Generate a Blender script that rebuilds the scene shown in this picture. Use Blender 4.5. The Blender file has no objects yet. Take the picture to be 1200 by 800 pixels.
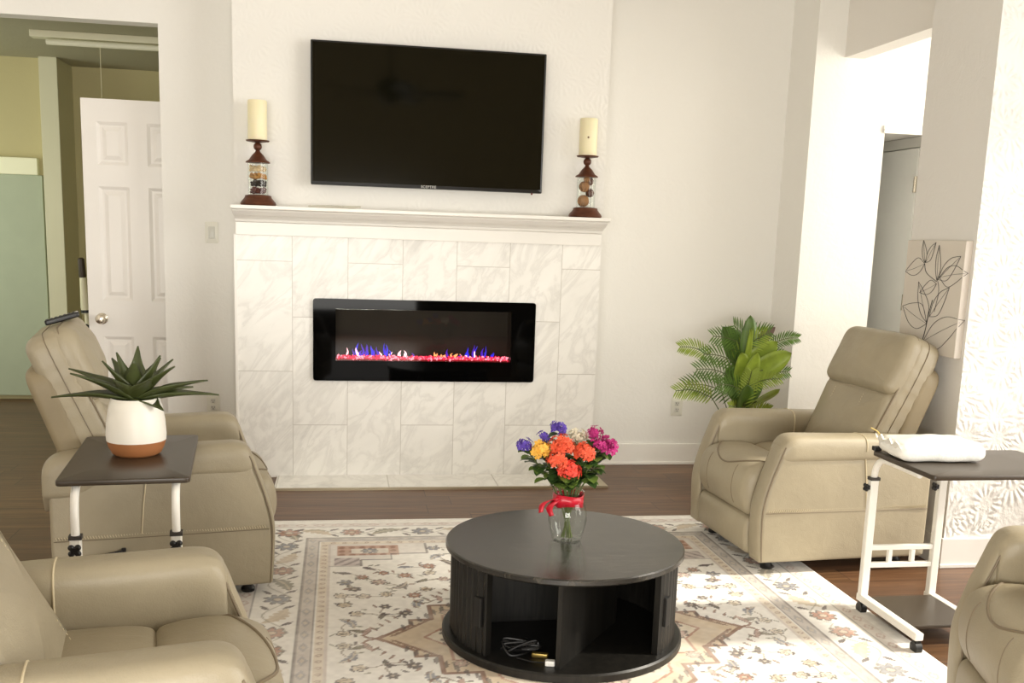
import bpy, bmesh, math, random
import numpy as np
from math import sin, cos, pi, radians as R
from mathutils import Vector, Matrix
from mathutils.bvhtree import BVHTree

S = bpy.context.scene
COL = S.collection
rng = random.Random(7)

# ------------------------------------------------------------------ camera
CAM_H, F_PX, YAW, PITCH, ROLL, PY = 1.3956, 1183.4, .1699, .1747, .0333, 485.8
def cam_axes():
    cy, sy, cp, sp = cos(YAW), sin(YAW), cos(PITCH), sin(PITCH)
    f = Vector((sy*cp, cy*cp, -sp)); r = Vector((cy, -sy, 0)); u = r.cross(f)
    return cos(ROLL)*r+sin(ROLL)*u, -sin(ROLL)*r+cos(ROLL)*u, f
_r, _u, _f = cam_axes()
cd = bpy.data.cameras.new('camera'); cam = bpy.data.objects.new('camera', cd); COL.objects.link(cam)
cam.matrix_world = Matrix(((_r.x, _u.x, -_f.x, 0), (_r.y, _u.y, -_f.y, 0), (_r.z, _u.z, -_f.z, CAM_H), (0, 0, 0, 1)))
cd.sensor_fit = 'HORIZONTAL'; cd.sensor_width = 36; cd.lens = F_PX/1200*36
cd.shift_y = (PY-400)/1200
cd.clip_start = .02
S.camera = cam

# ------------------------------------------------------------------ light and exposure
S.view_settings.view_transform = 'Standard'; S.view_settings.look = 'None'
S.view_settings.gamma = 1; S.view_settings.use_curve_mapping = False
S.view_settings.exposure = 0.08
W = bpy.data.worlds.new('world'); S.world = W; W.use_nodes = True
W.node_tree.nodes['Background'].inputs[0].default_value = (1.0, .95, .86, 1)
W.node_tree.nodes['Background'].inputs[1].default_value = .6

def area(name, loc, target, sx, sy, power, col):
    l = bpy.data.lights.new(name, 'AREA'); l.shape = 'RECTANGLE'; l.size = sx; l.size_y = sy
    l.energy = power; l.color = col
    o = bpy.data.objects.new(name, l); COL.objects.link(o); o.location = loc
    o.rotation_euler = (Vector(target)-Vector(loc)).to_track_quat('-Z', 'Y').to_euler()
    return o
sl = bpy.data.lights.new('sun', 'SUN'); sl.energy = 5.0; sl.angle = R(5); sl.color = (1, .93, .80)
so = bpy.data.objects.new('sun', sl); COL.objects.link(so); so.location = (6, 2, 6)
so.rotation_euler = Vector((-1, .17, -.80)).to_track_quat('-Z', 'Y').to_euler()
area('window_light_rear', (-.7, -2.4, 1.05), (-.3, 4, 1.4), 3.4, 1.4, 245, (1, .97, .91))
area('window_light_right', (4.8, .7, 1.8), (0, 2.5, .9), 3.4, 2.6, 92, (1, .97, .92)).data.spread = R(112)
area('window_light_hall', (4.4, 4.9, 1.7), (2.9, 5.4, 1.2), 1.0, 2.2, 50, (1, .95, .86))
area('fill_light_far_room', (-3.7, 7.2, 1.5), (-1.6, 7.4, 1.2), 1.2, 1.4, 24, (.95, 1, .84))  # added fill lamp brightening the far room, no actual window

# ------------------------------------------------------------------ materials
def lin(c):
    return tuple(((v/255)/12.92 if v/255 <= .04045 else ((v/255+.055)/1.055)**2.4) for v in c)
class NT:
    def __init__(s, m): s.t = m.node_tree; s.n = s.t.nodes; s.l = s.t.links
    def new(s, ty, **kw):
        x = s.n.new(ty)
        for k, v in kw.items(): setattr(x, k, v)
        return x
    def link(s, a, b): s.l.new(a, b)
    def setin(s, node, i, v):
        if hasattr(v, 'links') or isinstance(v, bpy.types.NodeSocket): s.l.new(v, node.inputs[i])
        else: node.inputs[i].default_value = v
    def math(s, op, a, b=0.0, c=None):
        x = s.n.new('ShaderNodeMath'); x.operation = op
        s.setin(x, 0, a); s.setin(x, 1, b)
        if c is not None: s.setin(x, 2, c)
        return x.outputs[0]
    def mix(s, f, a, b):
        x = s.n.new('ShaderNodeMix'); x.data_type = 'RGBA'
        s.setin(x, 0, f)
        for i, v in ((6, a), (7, b)):
            if isinstance(v, tuple): x.inputs[i].default_value = (*v[:3], 1)
            else: s.l.new(v, x.inputs[i])
        return x.outputs[2]
    def ramp(s, f, stops):
        x = s.n.new('ShaderNodeValToRGB'); e = x.color_ramp.elements
        while len(e) < len(stops): e.new(.5)
        for k, (p, c) in zip(e, stops): k.position = p; k.color = (*c[:3], 1)
        s.l.new(f, x.inputs[0]); return x.outputs[0]
    def obj(s): return s.n.new('ShaderNodeTexCoord').outputs['Object']
    def noise(s, vec, scale, detail=2, rough=.5, dist=0):
        x = s.n.new('ShaderNodeTexNoise'); s.l.new(vec, x.inputs['Vector'])
        x.inputs['Scale'].default_value = scale; x.inputs['Detail'].default_value = detail
        x.inputs['Roughness'].default_value = rough; x.inputs['Distortion'].default_value = dist
        return x.outputs['Fac']
    def mapping(s, vec, scale=(1, 1, 1), rot=(0, 0, 0), loc=(0, 0, 0)):
        x = s.n.new('ShaderNodeMapping'); s.l.new(vec, x.inputs[0])
        x.inputs['Scale'].default_value = scale; x.inputs['Rotation'].default_value = rot; x.inputs['Location'].default_value = loc
        return x.outputs[0]
    def bump(s, h, strength=.3, dist=.01):
        x = s.n.new('ShaderNodeBump'); x.inputs['Strength'].default_value = strength; x.inputs['Distance'].default_value = dist
        s.l.new(h, x.inputs['Height']); s.l.new(x.outputs[0], s.b.inputs['Normal']); return x
def newmat(name, col=(128, 128, 128), rough=.6, metal=0, spec=.5, vary=0, vscale=6, bump=0, bscale=80, bdist=.004, **kw):
    m = bpy.data.materials.new(name); m.use_nodes = True
    t = NT(m); b = t.n['Principled BSDF']; t.b = b
    c = lin(col)
    b.inputs['Base Color'].default_value = (*c, 1); b.inputs['Roughness'].default_value = rough
    b.inputs['Metallic'].default_value = metal; b.inputs['Specular IOR Level'].default_value = spec
    for k, v in kw.items(): b.inputs[k].default_value = v
    if vary or bump: o = t.obj()
    if vary:
        f = t.noise(o, vscale, 4, .6)
        t.link(t.ramp(f, [(.3, tuple(x*(1-vary) for x in c)), (.7, tuple(min(1, x*(1+vary)) for x in c))]), b.inputs['Base Color'])
    if bump: t.bump(t.noise(o, bscale, 3, .6), bump, bdist)
    m['t'] = 0
    return m, t
MT = {}
def M(name, *a, **k):
    if name not in MT: MT[name] = newmat(name, *a, **k)[0]
    return MT[name]

def plaster(name, col, relief=.25):
    m, t = newmat(name, col, .75, spec=.25)
    o = t.obj()
    a = t.noise(o, 9, 5, .65, .8); b = t.noise(o, 60, 3, .6)
    t.bump(t.math('ADD', t.math('MULTIPLY', a, 1.0), t.math('MULTIPLY', b, .25)), relief, .02)
    MT[name] = m; return m
def stamped(name, col, plane='xz', strength=.6):
    # hand-stamped rosettes in the plaster
    m, t = newmat(name, col, .7, spec=.3)
    o = t.obj()
    sx = t.n.new('ShaderNodeSeparateXYZ'); t.link(o, sx.inputs[0])
    cb = t.n.new('ShaderNodeCombineXYZ')
    t.link(sx.outputs[0 if plane[0] == 'x' else 1], cb.inputs[0]); t.link(sx.outputs[2], cb.inputs[1])
    hs = None
    for k, (sc, n) in enumerate(((4.6, 17), (6.2, 13))):
        off = t.mapping(cb.outputs[0], loc=(k*3.3, k*1.7, 0))
        v = t.new('ShaderNodeTexVoronoi'); v.voronoi_dimensions = '2D'; t.link(off, v.inputs['Vector']); v.inputs['Scale'].default_value = sc
        d = t.n.new('ShaderNodeVectorMath'); d.operation = 'SUBTRACT'; t.link(off, d.inputs[0]); t.link(v.outputs['Position'], d.inputs[1])
        s2 = t.n.new('ShaderNodeSeparateXYZ'); t.link(d.outputs[0], s2.inputs[0])
        ang = t.math('ARCTAN2', s2.outputs[1], s2.outputs[0])
        wob = t.math('MULTIPLY', t.noise(off, 14, 2), 5)
        wob2 = t.noise(off, 5, 3, .7); pet = t.math('SINE', t.math('ADD', t.math('MULTIPLY', ang, n), wob))
        dist = t.math('MULTIPLY', v.outputs['Distance'], 1.0)
        ring = t.math('SUBTRACT', 1.0, t.math('MULTIPLY', t.math('ABSOLUTE', t.math('SUBTRACT', dist, .36)), 5.5)); ring.node.use_clamp = True
        h = t.math('MULTIPLY', t.math('ADD', t.math('MULTIPLY', pet, .5), .5), ring)
        hs = h if hs is None else t.math('MAXIMUM', hs, h)
    msk = t.noise(cb.outputs[0], 2.2, 2)
    hs = t.math('MULTIPLY', hs, t.math('POWER', msk, 1.5))
    t.bump(t.math('ADD', hs, t.math('MULTIPLY', t.noise(o, 45, 3), .25)), strength, .03)
    MT[name] = m; return m

WALL = plaster('painted plaster', (237, 235, 229), .16)
WALLW = stamped('stamped plaster', (238, 236, 230), 'xz', .52)
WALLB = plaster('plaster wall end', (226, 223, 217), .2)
WALLC = stamped('stamped chimney plaster', (238, 236, 230), 'xz', .12)
TRIM = M('white trim paint', (244, 241, 234), .35, vary=.02)
CEIL = plaster('ceiling plaster', (225, 220, 208), .3)
m, t = newmat('popcorn ceiling', (205, 200, 172), .9, spec=.1); o = t.obj(); t.bump(t.noise(o, 120, 3, .8), .9, .02); MT['popcorn ceiling'] = m
TAN = plaster('tan wall paint', (196, 186, 142), .1)
SAGE = M('sage panel paint', (172, 180, 156), .55, vary=.03)

# wood plank floor: planks run along X
m, t = newmat('dark wood planks', (90, 60, 45), .38, spec=.45)
o = t.obj(); sx = t.n.new('ShaderNodeSeparateXYZ'); t.link(o, sx.inputs[0])
row = t.math('FLOOR', t.math('DIVIDE', sx.outputs[1], .165))
wn = t.new('ShaderNodeTexWhiteNoise', noise_dimensions='1D'); t.link(row, wn.inputs['W'])
xs = t.math('ADD', sx.outputs[0], t.math('MULTIPLY', wn.outputs['Value'], 1.2))
pl = t.math('FLOOR', t.math('DIVIDE', xs, 1.22))
w2 = t.new('ShaderNodeTexWhiteNoise', noise_dimensions='2D'); cb = t.n.new('ShaderNodeCombineXYZ'); t.link(row, cb.inputs[0]); t.link(pl, cb.inputs[1]); t.link(cb.outputs[0], w2.inputs['Vector'])
gv = t.n.new('ShaderNodeCombineXYZ'); t.link(t.math('MULTIPLY', xs, 1.4), gv.inputs[0]); t.link(t.math('MULTIPLY', sx.outputs[1], 22), gv.inputs[1]); t.link(t.math('MULTIPLY', w2.outputs['Value'], 31), gv.inputs[2])
g = t.noise(gv.outputs[0], 1.6, 6, .65, .6)
base = t.ramp(g, [(.25, lin((60, 42, 28))), (.5, lin((102, 73, 48))), (.78, lin((146, 110, 78)))])
tint = t.mix(t.math('MULTIPLY', w2.outputs['Value'], .55), base, lin((92, 60, 43)))
fy = t.math('FRACT', t.math('DIVIDE', sx.outputs[1], .165)); fx = t.math('FRACT', t.math('DIVIDE', xs, 1.22))
gap = t.math('MAXIMUM', t.math('LESS_THAN', fy, .018), t.math('LESS_THAN', fx, .0025))
t.link(t.mix(gap, tint, lin((40, 25, 20))), t.b.inputs['Base Color'])
t.bump(t.math('SUBTRACT', g, gap), .12, .004)
FLOOR = m

# marble-look tile, 0.3035 x 0.61 m, alternate columns shifted by half a tile
def marble(name, x0, cw, z0, ch, axis=2, grout=True):
    m, t = newmat(name, (225, 220, 208), .32, spec=.45)
    o = t.obj(); sx = t.n.new('ShaderNodeSeparateXYZ'); t.link(o, sx.inputs[0])
    u = t.math('DIVIDE', t.math('SUBTRACT', sx.outputs[0], x0), cw)
    ci = t.math('FLOOR', u); odd = t.math('MODULO', t.math('ABSOLUTE', ci), 2.0)
    v = t.math('ADD', t.math('DIVIDE', t.math('SUBTRACT', sx.outputs[axis], z0), ch), t.math('MULTIPLY', odd, .5 if grout else 0))
    ri = t.math('FLOOR', v)
    cb = t.n.new('ShaderNodeCombineXYZ'); t.link(ci, cb.inputs[0]); t.link(ri, cb.inputs[1])
    wn = t.new('ShaderNodeTexWhiteNoise', noise_dimensions='2D'); t.link(cb.outputs[0], wn.inputs['Vector'])
    sc = t.n.new('ShaderNodeVectorMath'); sc.operation = 'SCALE'; t.link(wn.outputs['Color'], sc.inputs[0]); sc.inputs['Scale'].default_value = 9
    ad = t.n.new('ShaderNodeVectorMath'); t.link(o, ad.inputs[0]); t.link(sc.outputs[0], ad.inputs[1])
    mp = t.mapping(t.mapping(ad.outputs[0], rot=(0, R(52), 0)), scale=(.8, 1, 2.0))
    n1 = t.noise(mp, 2.0, 7, .62, .9); n2 = t.noise(mp, 3.2, 6, .6, 1.2)
    vein = t.math('SUBTRACT', 1.0, t.math('MULTIPLY', t.math('ABSOLUTE', t.math('SUBTRACT', n2, .5)), 16)); vein.node.use_clamp = True
    cl = t.ramp(n1, [(.28, lin((222, 220, 214))), (.44, lin((244, 242, 236))), (.66, lin((250, 248, 242)))])
    cl = t.mix(t.math('MULTIPLY', vein, .20), cl, lin((172, 168, 162)))
    fu = t.math('FRACT', u); fv = t.math('FRACT', v)
    eg = t.math('MAXIMUM', t.math('LESS_THAN', t.math('MINIMUM', fu, t.math('SUBTRACT', 1.0, fu)), .006), t.math('LESS_THAN', t.math('MINIMUM', fv, t.math('SUBTRACT', 1.0, fv)), .003))
    t.link(t.mix(t.math('MULTIPLY', eg, .75), cl, lin((190, 185, 174))), t.b.inputs['Base Color'])
    t.bump(t.math('SUBTRACT', 1.0, eg), .15, .002)
    return m
TILE = marble('marble tile', -.574, .3035, 0, .61)
TILEH = marble('hearth tile', -.35, .61, 0, 3, 1, False)

# leather
m, t = newmat('taupe leather', (203, 190, 160), .42, spec=.42)
o = t.obj(); f = t.noise(o, 5, 4, .6); c = lin((162, 151, 127))
t.link(t.ramp(f, [(.3, tuple(x*.92 for x in c)), (.7, tuple(x*1.06 for x in c))]), t.b.inputs['Base Color'])
v = t.new('ShaderNodeTexVoronoi'); t.link(o, v.inputs['Vector']); v.inputs['Scale'].default_value = 260
t.bump(t.math('ADD', t.math('MULTIPLY', v.outputs['Distance'], .12), t.math('MULTIPLY', t.noise(o, 14, 3, .6, .5), .9)), .22, .012)
LEATHER = m
LEATHD = M('leather backing', (142, 128, 100), .55, vary=.05)
PIPE = M('leather piping', (122, 108, 86), .5)
STITCH = M('cream thread', (206, 192, 160), .7)
BLACKM = M('black plastic', (18, 17, 16), .42, bump=.1, bscale=150)
WHITEM = M('white powder-coated steel', (238, 234, 224), .35, vary=.02)
TOPM, t = newmat('black wood laminate', (50, 46, 40), .27, spec=.9)
o = t.obj(); g = t.noise(t.mapping(o, scale=(1.6, 9, 3), rot=(0, 0, R(-28))), 4.0, 4, .55, 1.6)
t.link(t.ramp(g, [(.38, lin((22, 20, 18))), (.52, lin((34, 32, 28))), (.62, lin((58, 54, 47)))]), t.b.inputs['Base Color']); t.bump(g, .12, .003)
BODYM, t = newmat('black wood veneer', (20, 19, 17), .42, spec=.4)
o = t.obj(); g = t.noise(t.mapping(o, scale=(14, 14, 1.2)), 4, 5, .6, 1.0)
t.link(t.ramp(g, [(.35, lin((15, 14, 12))), (.7, lin((33, 31, 27)))]), t.b.inputs['Base Color']); t.bump(g, .12, .003)
DARKTOP = M('dark laminate', (60, 50, 38), .36, vary=.06, vscale=20)

def glassmat(name, tint=(.985, .995, .985), rough=0.0, ior=1.45, base=.0):
    m = bpy.data.materials.new(name); m.use_nodes = True; t = NT(m); t.n.remove(t.n['Principled BSDF'])
    lw = t.n.new('ShaderNodeLayerWeight'); lw.inputs[0].default_value = .5
    fr = t.math('MULTIPLY_ADD', t.math('POWER', lw.outputs['Facing'], 5.0), .55, .022).node
    tr = t.n.new('ShaderNodeBsdfTransparent'); tr.inputs[0].default_value = (*tint, 1)
    gl = t.n.new('ShaderNodeBsdfGlossy'); gl.inputs['Roughness'].default_value = rough
    mx = t.n.new('ShaderNodeMixShader'); t.link(t.math('ADD', fr.outputs[0], base), mx.inputs[0]); t.link(tr.outputs[0], mx.inputs[1]); t.link(gl.outputs[0], mx.inputs[2])
    t.link(mx.outputs[0], t.n['Material Output'].inputs[0]); MT[name] = m; return m
GLASS = glassmat('clear glass')
SMOKE = glassmat('smoked fire glass', (.80, .78, .74))
def emit(name, col, st):
    m = bpy.data.materials.new(name); m.use_nodes = True; b = m.node_tree.nodes['Principled BSDF']
    b.inputs['Base Color'].default_value = (*lin(col), 1); b.inputs['Emission Color'].default_value = (*lin(col), 1); b.inputs['Emission Strength'].default_value = st
    MT[name] = m; return m

# ------------------------------------------------------------------ mesh helpers
class MB:
    def __init__(s): s.v = []; s.f = []; s.mi = []; s.cur = 0
    def add(s, vs, fs):
        o = len(s.v); s.v += [tuple(x) for x in vs]; s.f += [tuple(i+o for i in f) for f in fs]; s.mi += [s.cur]*len(fs); return s
    def box(s, x0, x1, y0, y1, z0, z1):
        return s.add([(x0, y0, z0), (x1, y0, z0), (x1, y1, z0), (x0, y1, z0), (x0, y0, z1), (x1, y0, z1), (x1, y1, z1), (x0, y1, z1)],
                     [(0, 3, 2, 1), (4, 5, 6, 7), (0, 1, 5, 4), (1, 2, 6, 5), (2, 3, 7, 6), (3, 0, 4, 7)])
    def loft(s, rings, closed=True, cap=True):
        n = len(rings[0]); vs = [p for r in rings for p in r]; fs = []
        for i in range(len(rings)-1):
            for j in range(n if closed else n-1):
                k = (j+1) % n; fs.append((i*n+j, i*n+k, (i+1)*n+k, (i+1)*n+j))
        if cap and closed:
            fs.append(tuple(range(n-1, -1, -1))); fs.append(tuple((len(rings)-1)*n+j for j in range(n)))
        return s.add(vs, fs)
    def tube(s, pts, r, n=8, cap=True, closed=False):
        pts = [Vector(p) for p in pts]; rings = []; up = None; N = len(pts)
        for i, p in enumerate(pts):
            a = pts[i-1] if (i > 0 or closed) else p; b = pts[(i+1) % N] if (i < N-1 or closed) else p
            d = (b-a).normalized()
            if up is None: up = d.orthogonal().normalized()
            up = (up-d*up.dot(d)); up = up.normalized() if up.length > 1e-6 else d.orthogonal().normalized()
            w = d.cross(up); rr = r[i] if isinstance(r, (list, tuple)) else r
            rings.append([p+(up*cos(2*pi*k/n)+w*sin(2*pi*k/n))*rr for k in range(n)])
        if closed: rings.append(rings[0]); cap = False
        return s.loft(rings, True, cap)
    def lathe(s, prof, n=32, c=(0, 0, 0)):
        rings = [[(c[0]+r*cos(2*pi*k/n), c[1]+r*sin(2*pi*k/n), c[2]+z) for k in range(n)] for r, z in prof]
        return s.loft(rings)
    def sphere(s, c, r, n=12, m=8, sq=(1, 1, 1)):
        return s.loft([[(c[0]+sq[0]*r*sin(pi*i/m)*cos(2*pi*k/n)+0, c[1]+sq[1]*r*sin(pi*i/m)*sin(2*pi*k/n), c[2]+sq[2]*r*cos(pi*(m-i)/m)) for k in range(n)]
                       for i in [.02]+list(range(1, m))+[m-.02]])
    def pillow(s, outline, half, r, crown=0, mp=lambda a, b, c: (a, b, c), nr=4, nc=4):
        """closed outline (a,b); thickness +-half along c with rounded edges and crowned faces"""
        P = [Vector((a, b)) for a, b in outline]; n = len(P)
        ar = sum(P[i].x*P[(i+1) % n].y-P[(i+1) % n].x*P[i].y for i in range(n))
        sg = 1 if ar > 0 else -1
        Nn = []
        for i in range(n):
            d = (P[(i+1) % n]-P[i-1]).normalized(); Nn.append(Vector((d.y, -d.x))*sg)
        ce = sum(P, Vector((0, 0)))/n
        st = []
        for i in range(nc): st.append(('c', 1-i/nc))
        for i in range(nr+1): st.append(('r', pi/2*(1-i/nr)))
        rings = []
        def ring(kind, x, side):
            out = []
            if kind == 'r':
                for p, nn in zip(P, Nn): q = p-nn*r*(1-cos(x)); out.append(mp(q.x, q.y, side*(half-r+r*sin(x))))
            else:
                for p, nn in zip(P, Nn):
                    q = p-nn*r; q = q.lerp(ce, x*.93); out.append(mp(q.x, q.y, side*(half+crown*(1-(1-x)**2))))
            return out
        for k, x in st: rings.append(ring(k, x, -1))
        for k, x in reversed(st): rings.append(ring(k, x, 1))
        return s.loft(rings)
    def build(s, name, mat, parent=None, smooth=True, bevel=0, seg=2, sub=0, ang=40, loc=None, rot=None):
        me = bpy.data.meshes.new(name); me.from_pydata(s.v, [], s.f)
        mats = mat if isinstance(mat, (list, tuple)) else [mat]
        for m_ in mats: me.materials.append(m_)
        if len(mats) > 1: me.polygons.foreach_set('material_index', s.mi)
        bm = bmesh.new(); bm.from_mesh(me); bmesh.ops.recalc_face_normals(bm, faces=bm.faces); bm.to_mesh(me); bm.free()
        if smooth:
            me.shade_smooth()
            if not sub: me.set_sharp_from_angle(angle=R(ang))
        o = bpy.data.objects.new(name, me); COL.objects.link(o)
        if parent: o.parent = parent
        if loc: o.location = loc
        if rot: o.rotation_euler = rot
        if bevel:
            b = o.modifiers.new('bevel', 'BEVEL'); b.width = bevel; b.segments = seg; b.limit_method = 'ANGLE'; b.angle_limit = R(40)
        if sub:
            b = o.modifiers.new('sub', 'SUBSURF'); b.levels = sub; b.render_levels = sub
        return o
def tag(o, label=None, cat=None, group=None, kind=None):
    for k, v in (('label', label), ('category', cat), ('group', group), ('kind', kind)):
        if v: o[k] = v
    return o
def empty(name, loc=(0, 0, 0), rz=0):
    o = bpy.data.objects.new(name, None); COL.objects.link(o); o.location = loc; o.rotation_euler = (0, 0, rz); o.empty_display_size = .1
    return o
def copy_tree(o, parent=None):
    c = o.copy(); COL.objects.link(c)
    if parent: c.parent = parent
    for ch in list(o.children): copy_tree(ch, c)
    return c
def struct(name, mb, mat, parent=None, **k):
    k.setdefault('smooth', False)
    o = mb.build(name, mat, parent, **k)
    if not parent: o['kind'] = 'structure'
    return o
def boxes(*bs):
    m_ = MB()
    for b in bs: m_.box(*b)
    return m_
def round_poly(pts, rad, n=5):
    out = []; N = len(pts)
    for i, p in enumerate(pts):
        p = Vector(p); a = Vector(pts[i-1]); b = Vector(pts[(i+1) % N]); r = rad[i] if isinstance(rad, (list, tuple)) else rad
        da = (a-p); db = (b-p); r = min(r, da.length*.48, db.length*.48); A = p+da.normalized()*r; B = p+db.normalized()*r
        for k in range(n+1):
            t_ = k/n; q = A*(1-t_)**2+p*2*t_*(1-t_)+B*t_*t_; out.append((q.x, q.y))
    return out
def dense(pts, step, closed=True):
    out = []; N = len(pts)
    for i in range(N if closed else N-1):
        a = Vector(pts[i]); b = Vector(pts[(i+1) % N]); n = max(1, int((b-a).length/step))
        for k in range(n): out.append(tuple(a.lerp(b, k/n)))
    if not closed: out.append(tuple(pts[-1]))
    return out
def catmull(pts, n=6, closed=False):
    P = [Vector(p) for p in pts]; out = []; N = len(P)
    for i in range(N if closed else N-1):
        a = P[(i-1) % N] if (closed or i > 0) else P[i]; b = P[i]; c = P[(i+1) % N]; d = P[(i+2) % N] if (closed or i+2 < N) else c
        for k in range(n):
            t_ = k/n; out.append(.5*((2*b)+(c-a)*t_+(2*a-5*b+4*c-d)*t_*t_+(3*b-a-3*c+d)*t_**3))
    if not closed: out.append(P[-1])
    return [tuple(p) for p in out]

# ------------------------------------------------------------------ the setting
YB, YC, ZT = 6.036, 5.753, 4.0
XL, XR = -3.4, 2.652
struct('floor', boxes((-4.2, 5.6, -2.8, 9.4, -.1, 0)), FLOOR)
struct('ceiling', boxes((-4.2, 5.6, -2.8, 6.2, ZT, ZT+.1)), CEIL)
struct('wall_rear', boxes((-3.6, 5.2, -2.72, -2.6, 0, ZT)), M('rear wall paint', (150, 140, 112), .8))
struct('wall_left', boxes((XL-.12, XL, -2.6, 6.1, 0, ZT)), WALL)
struct('wall_back_left', boxes((-.995, -.574, YB, YB+.12, 0, ZT), (XL, -.995, YB, YB+.12, 2.474, ZT), (XL, -2.7, YB, YB+.12, 0, 2.474)), WALL)
FX0, FX1, FZ0, FZ1 = -.158, 1.101, .562, 1.022
struct('wall_chimney', boxes((-.574, FX0+.03, YC, YB+.12, 0, ZT), (FX1-.03, 1.478, YC, YB+.12, 0, ZT), (FX0+.03, FX1-.03, YC, YB+.12, 0, FZ0+.03), (FX0+.03, FX1-.03, YC, YB+.12, FZ1-.03, ZT)), WALLC)
struct('wall_back_right', boxes((1.478, 2.672, YB, YB+.12, 0, ZT)), WALL)
struct('wall_hall_far', boxes((2.672, 3.14, 5.69, YB+.3, 0, ZT), (3.14, 5.2, 5.69, 5.80, 2.075, ZT), (3.60, 5.2, 5.69, 5.9, 0, 2.075)), WALL)
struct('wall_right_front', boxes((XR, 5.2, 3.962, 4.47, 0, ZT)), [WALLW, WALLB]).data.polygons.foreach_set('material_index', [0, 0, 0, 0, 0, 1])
struct('wall_header', boxes((2.85, 2.97, 4.47, 5.69, 2.47, ZT)), plaster('header paint', (232, 228, 221), .15))
struct('wall_passage', boxes((3.60, 3.84, 5.9, 7.4, 0, 2.6), (2.9, 3.84, 7.4, 7.5, 0, 2.6), (3.14, 3.84, 5.8, 7.5, 2.10, 2.2), (2.98, 3.14, 6.3, 7.5, 0, 2.2)), M('passage paint', (238, 236, 230), .7, vary=.02))
struct('wall_sun_block', boxes((5.2, 5.32, 3.9, 5.8, 0, ZT)), WALL)  # unseen wall added to keep sun from entering through the hall
# far room beyond the opening on the left
struct('wall_far_left', boxes((XL-.8, -2.237, 8.44, 8.56, 0, 2.6)), TAN)
struct('wall_far_right', boxes((-2.12, -.2, 8.78, 8.9, 0, 2.6), (-.3, -.2, 6.15, 8.8, 0, 2.6)), TAN)
struct('wall_far_side', boxes((XL-.8, XL-.7, 6.1, 8.6, 0, 2.6)), TAN)
struct('ceiling_far', boxes((XL-.8, -.2, 6.15, 9.0, 2.6, 2.7)), MT['popcorn ceiling'])
struct('trim_1', boxes((-2.237, -2.107, 8.34, 8.80, 0, 2.6)), M('pale post paint', (214, 210, 182), .5), bevel=.004)
struct('trim_2', boxes((XL-.7, -2.285, 8.37, 8.44, 1.735, 1.862)), M('cream valance paint', (246, 244, 214), .5), bevel=.006)
d = struct('door_1', boxes((XL-.7, -2.262, 8.395, 8.44, .035, 1.735)), SAGE, bevel=.003)
# tile surround and hearth strip
struct('trim_3', boxes((-.572, FX0+.012, YC-.012, YC, 0, 1.36), (FX1-.012, 1.474, YC-.012, YC, 0, 1.36), (FX0+.012, FX1-.012, YC-.012, YC, 0, FZ0+.012), (FX0+.012, FX1-.012, YC-.012, YC, FZ1-.012, 1.36)), TILE)
struct('trim_4', boxes((-.36, 1.45, 5.445, YC-.012, 0, .012)), TILEH, bevel=.003)
struct('trim_5', boxes((-.36, 1.50, 5.43, 5.445, 0, .013), (1.45, 1.50, 5.445, YC, 0, .013)), M('metal floor edge', (188, 176, 150), .35, metal=.6))
struct('trim_6', boxes((-.58, -.566, YC-.02, YC, 0, 1.36)), TRIM)
def baseboard(name, *bs): struct(name, boxes(*bs), TRIM, bevel=.006)
baseboard('baseboard_back', (1.478, 2.672, YB-.016, YB, 0, .135), (2.656, 2.672, 5.69, YB-.016, 0, .135), (1.478, 2.656, YB-.024, YB-.016, 0, .02))
baseboard('baseboard_left', (-.995, -.574, YB-.016, YB, 0, .135))
baseboard('baseboard_right', (XR-.016, 5.2, 3.946, 3.962, 0, .135), (XR-.016, XR, 3.962, 4.47, 0, .135), (XR-.02, 5.2, 3.94, 3.946, 0, .018))
baseboard('baseboard_hall', (2.672, 3.14, 5.674, 5.69, 0, .135))
struct('trim_7', boxes((3.128, 3.62, 5.672, 5.69, 2.062, 2.082), (3.128, 3.62, 5.678, 5.69, 2.082, 2.106), (3.585, 3.60, 5.69, 5.9, 0, 2.075)), TRIM, bevel=.003)

# six-panel door leaf folded back behind the left wall
def six_panel():
    w, hgt, th = .61, 2.075, .035
    m_ = MB(); rows = [(.20, .725), (.935, 1.59), (1.71, 1.95)]; cols = [(.08, .25), (.355, .525)]
    xs_ = sorted({0, w, *[a for c in cols for a in c]}); zs_ = sorted({0, hgt, *[a for c in rows for a in c]})
    def q(x0, x1, z0, z1, y=0): m_.add([(x0, y, z0), (x1, y, z0), (x1, y, z1), (x0, y, z1)], [(0, 1, 2, 3)])
    for i in range(len(xs_)-1):
        for j in range(len(zs_)-1):
            x0, x1, z0, z1 = xs_[i], xs_[i+1], zs_[j], zs_[j+1]
            if (x0, x1) in cols and (z0, z1) in rows:
                lv = [(0, 0), (.018, .010), (.030, .010), (.052, .002)]
                rg = [[(x0+d, y, z0+d), (x1-d, y, z0+d), (x1-d, y, z1-d), (x0+d, y, z1-d)] for d, y in lv]
                for a, b in zip(rg, rg[1:]): m_.loft([a, b], cap=False)
                m_.add(rg[-1], [(0, 1, 2, 3)])
            else: q(x0, x1, z0, z1)
    m_.add([(0, 0, 0), (0, th, 0), (0, th, hgt), (0, 0, hgt), (w, 0, 0), (w, th, 0), (w, th, hgt), (w, 0, hgt)], [(0, 3, 2, 1), (4, 5, 6, 7), (3, 7, 6, 2), (0, 1, 5, 4), (1, 2, 6, 5)])
    return m_
d2 = struct('door_2', six_panel(), M('white door paint', (240, 236, 230), .35), loc=(-1.462, 6.25, .012))
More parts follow.
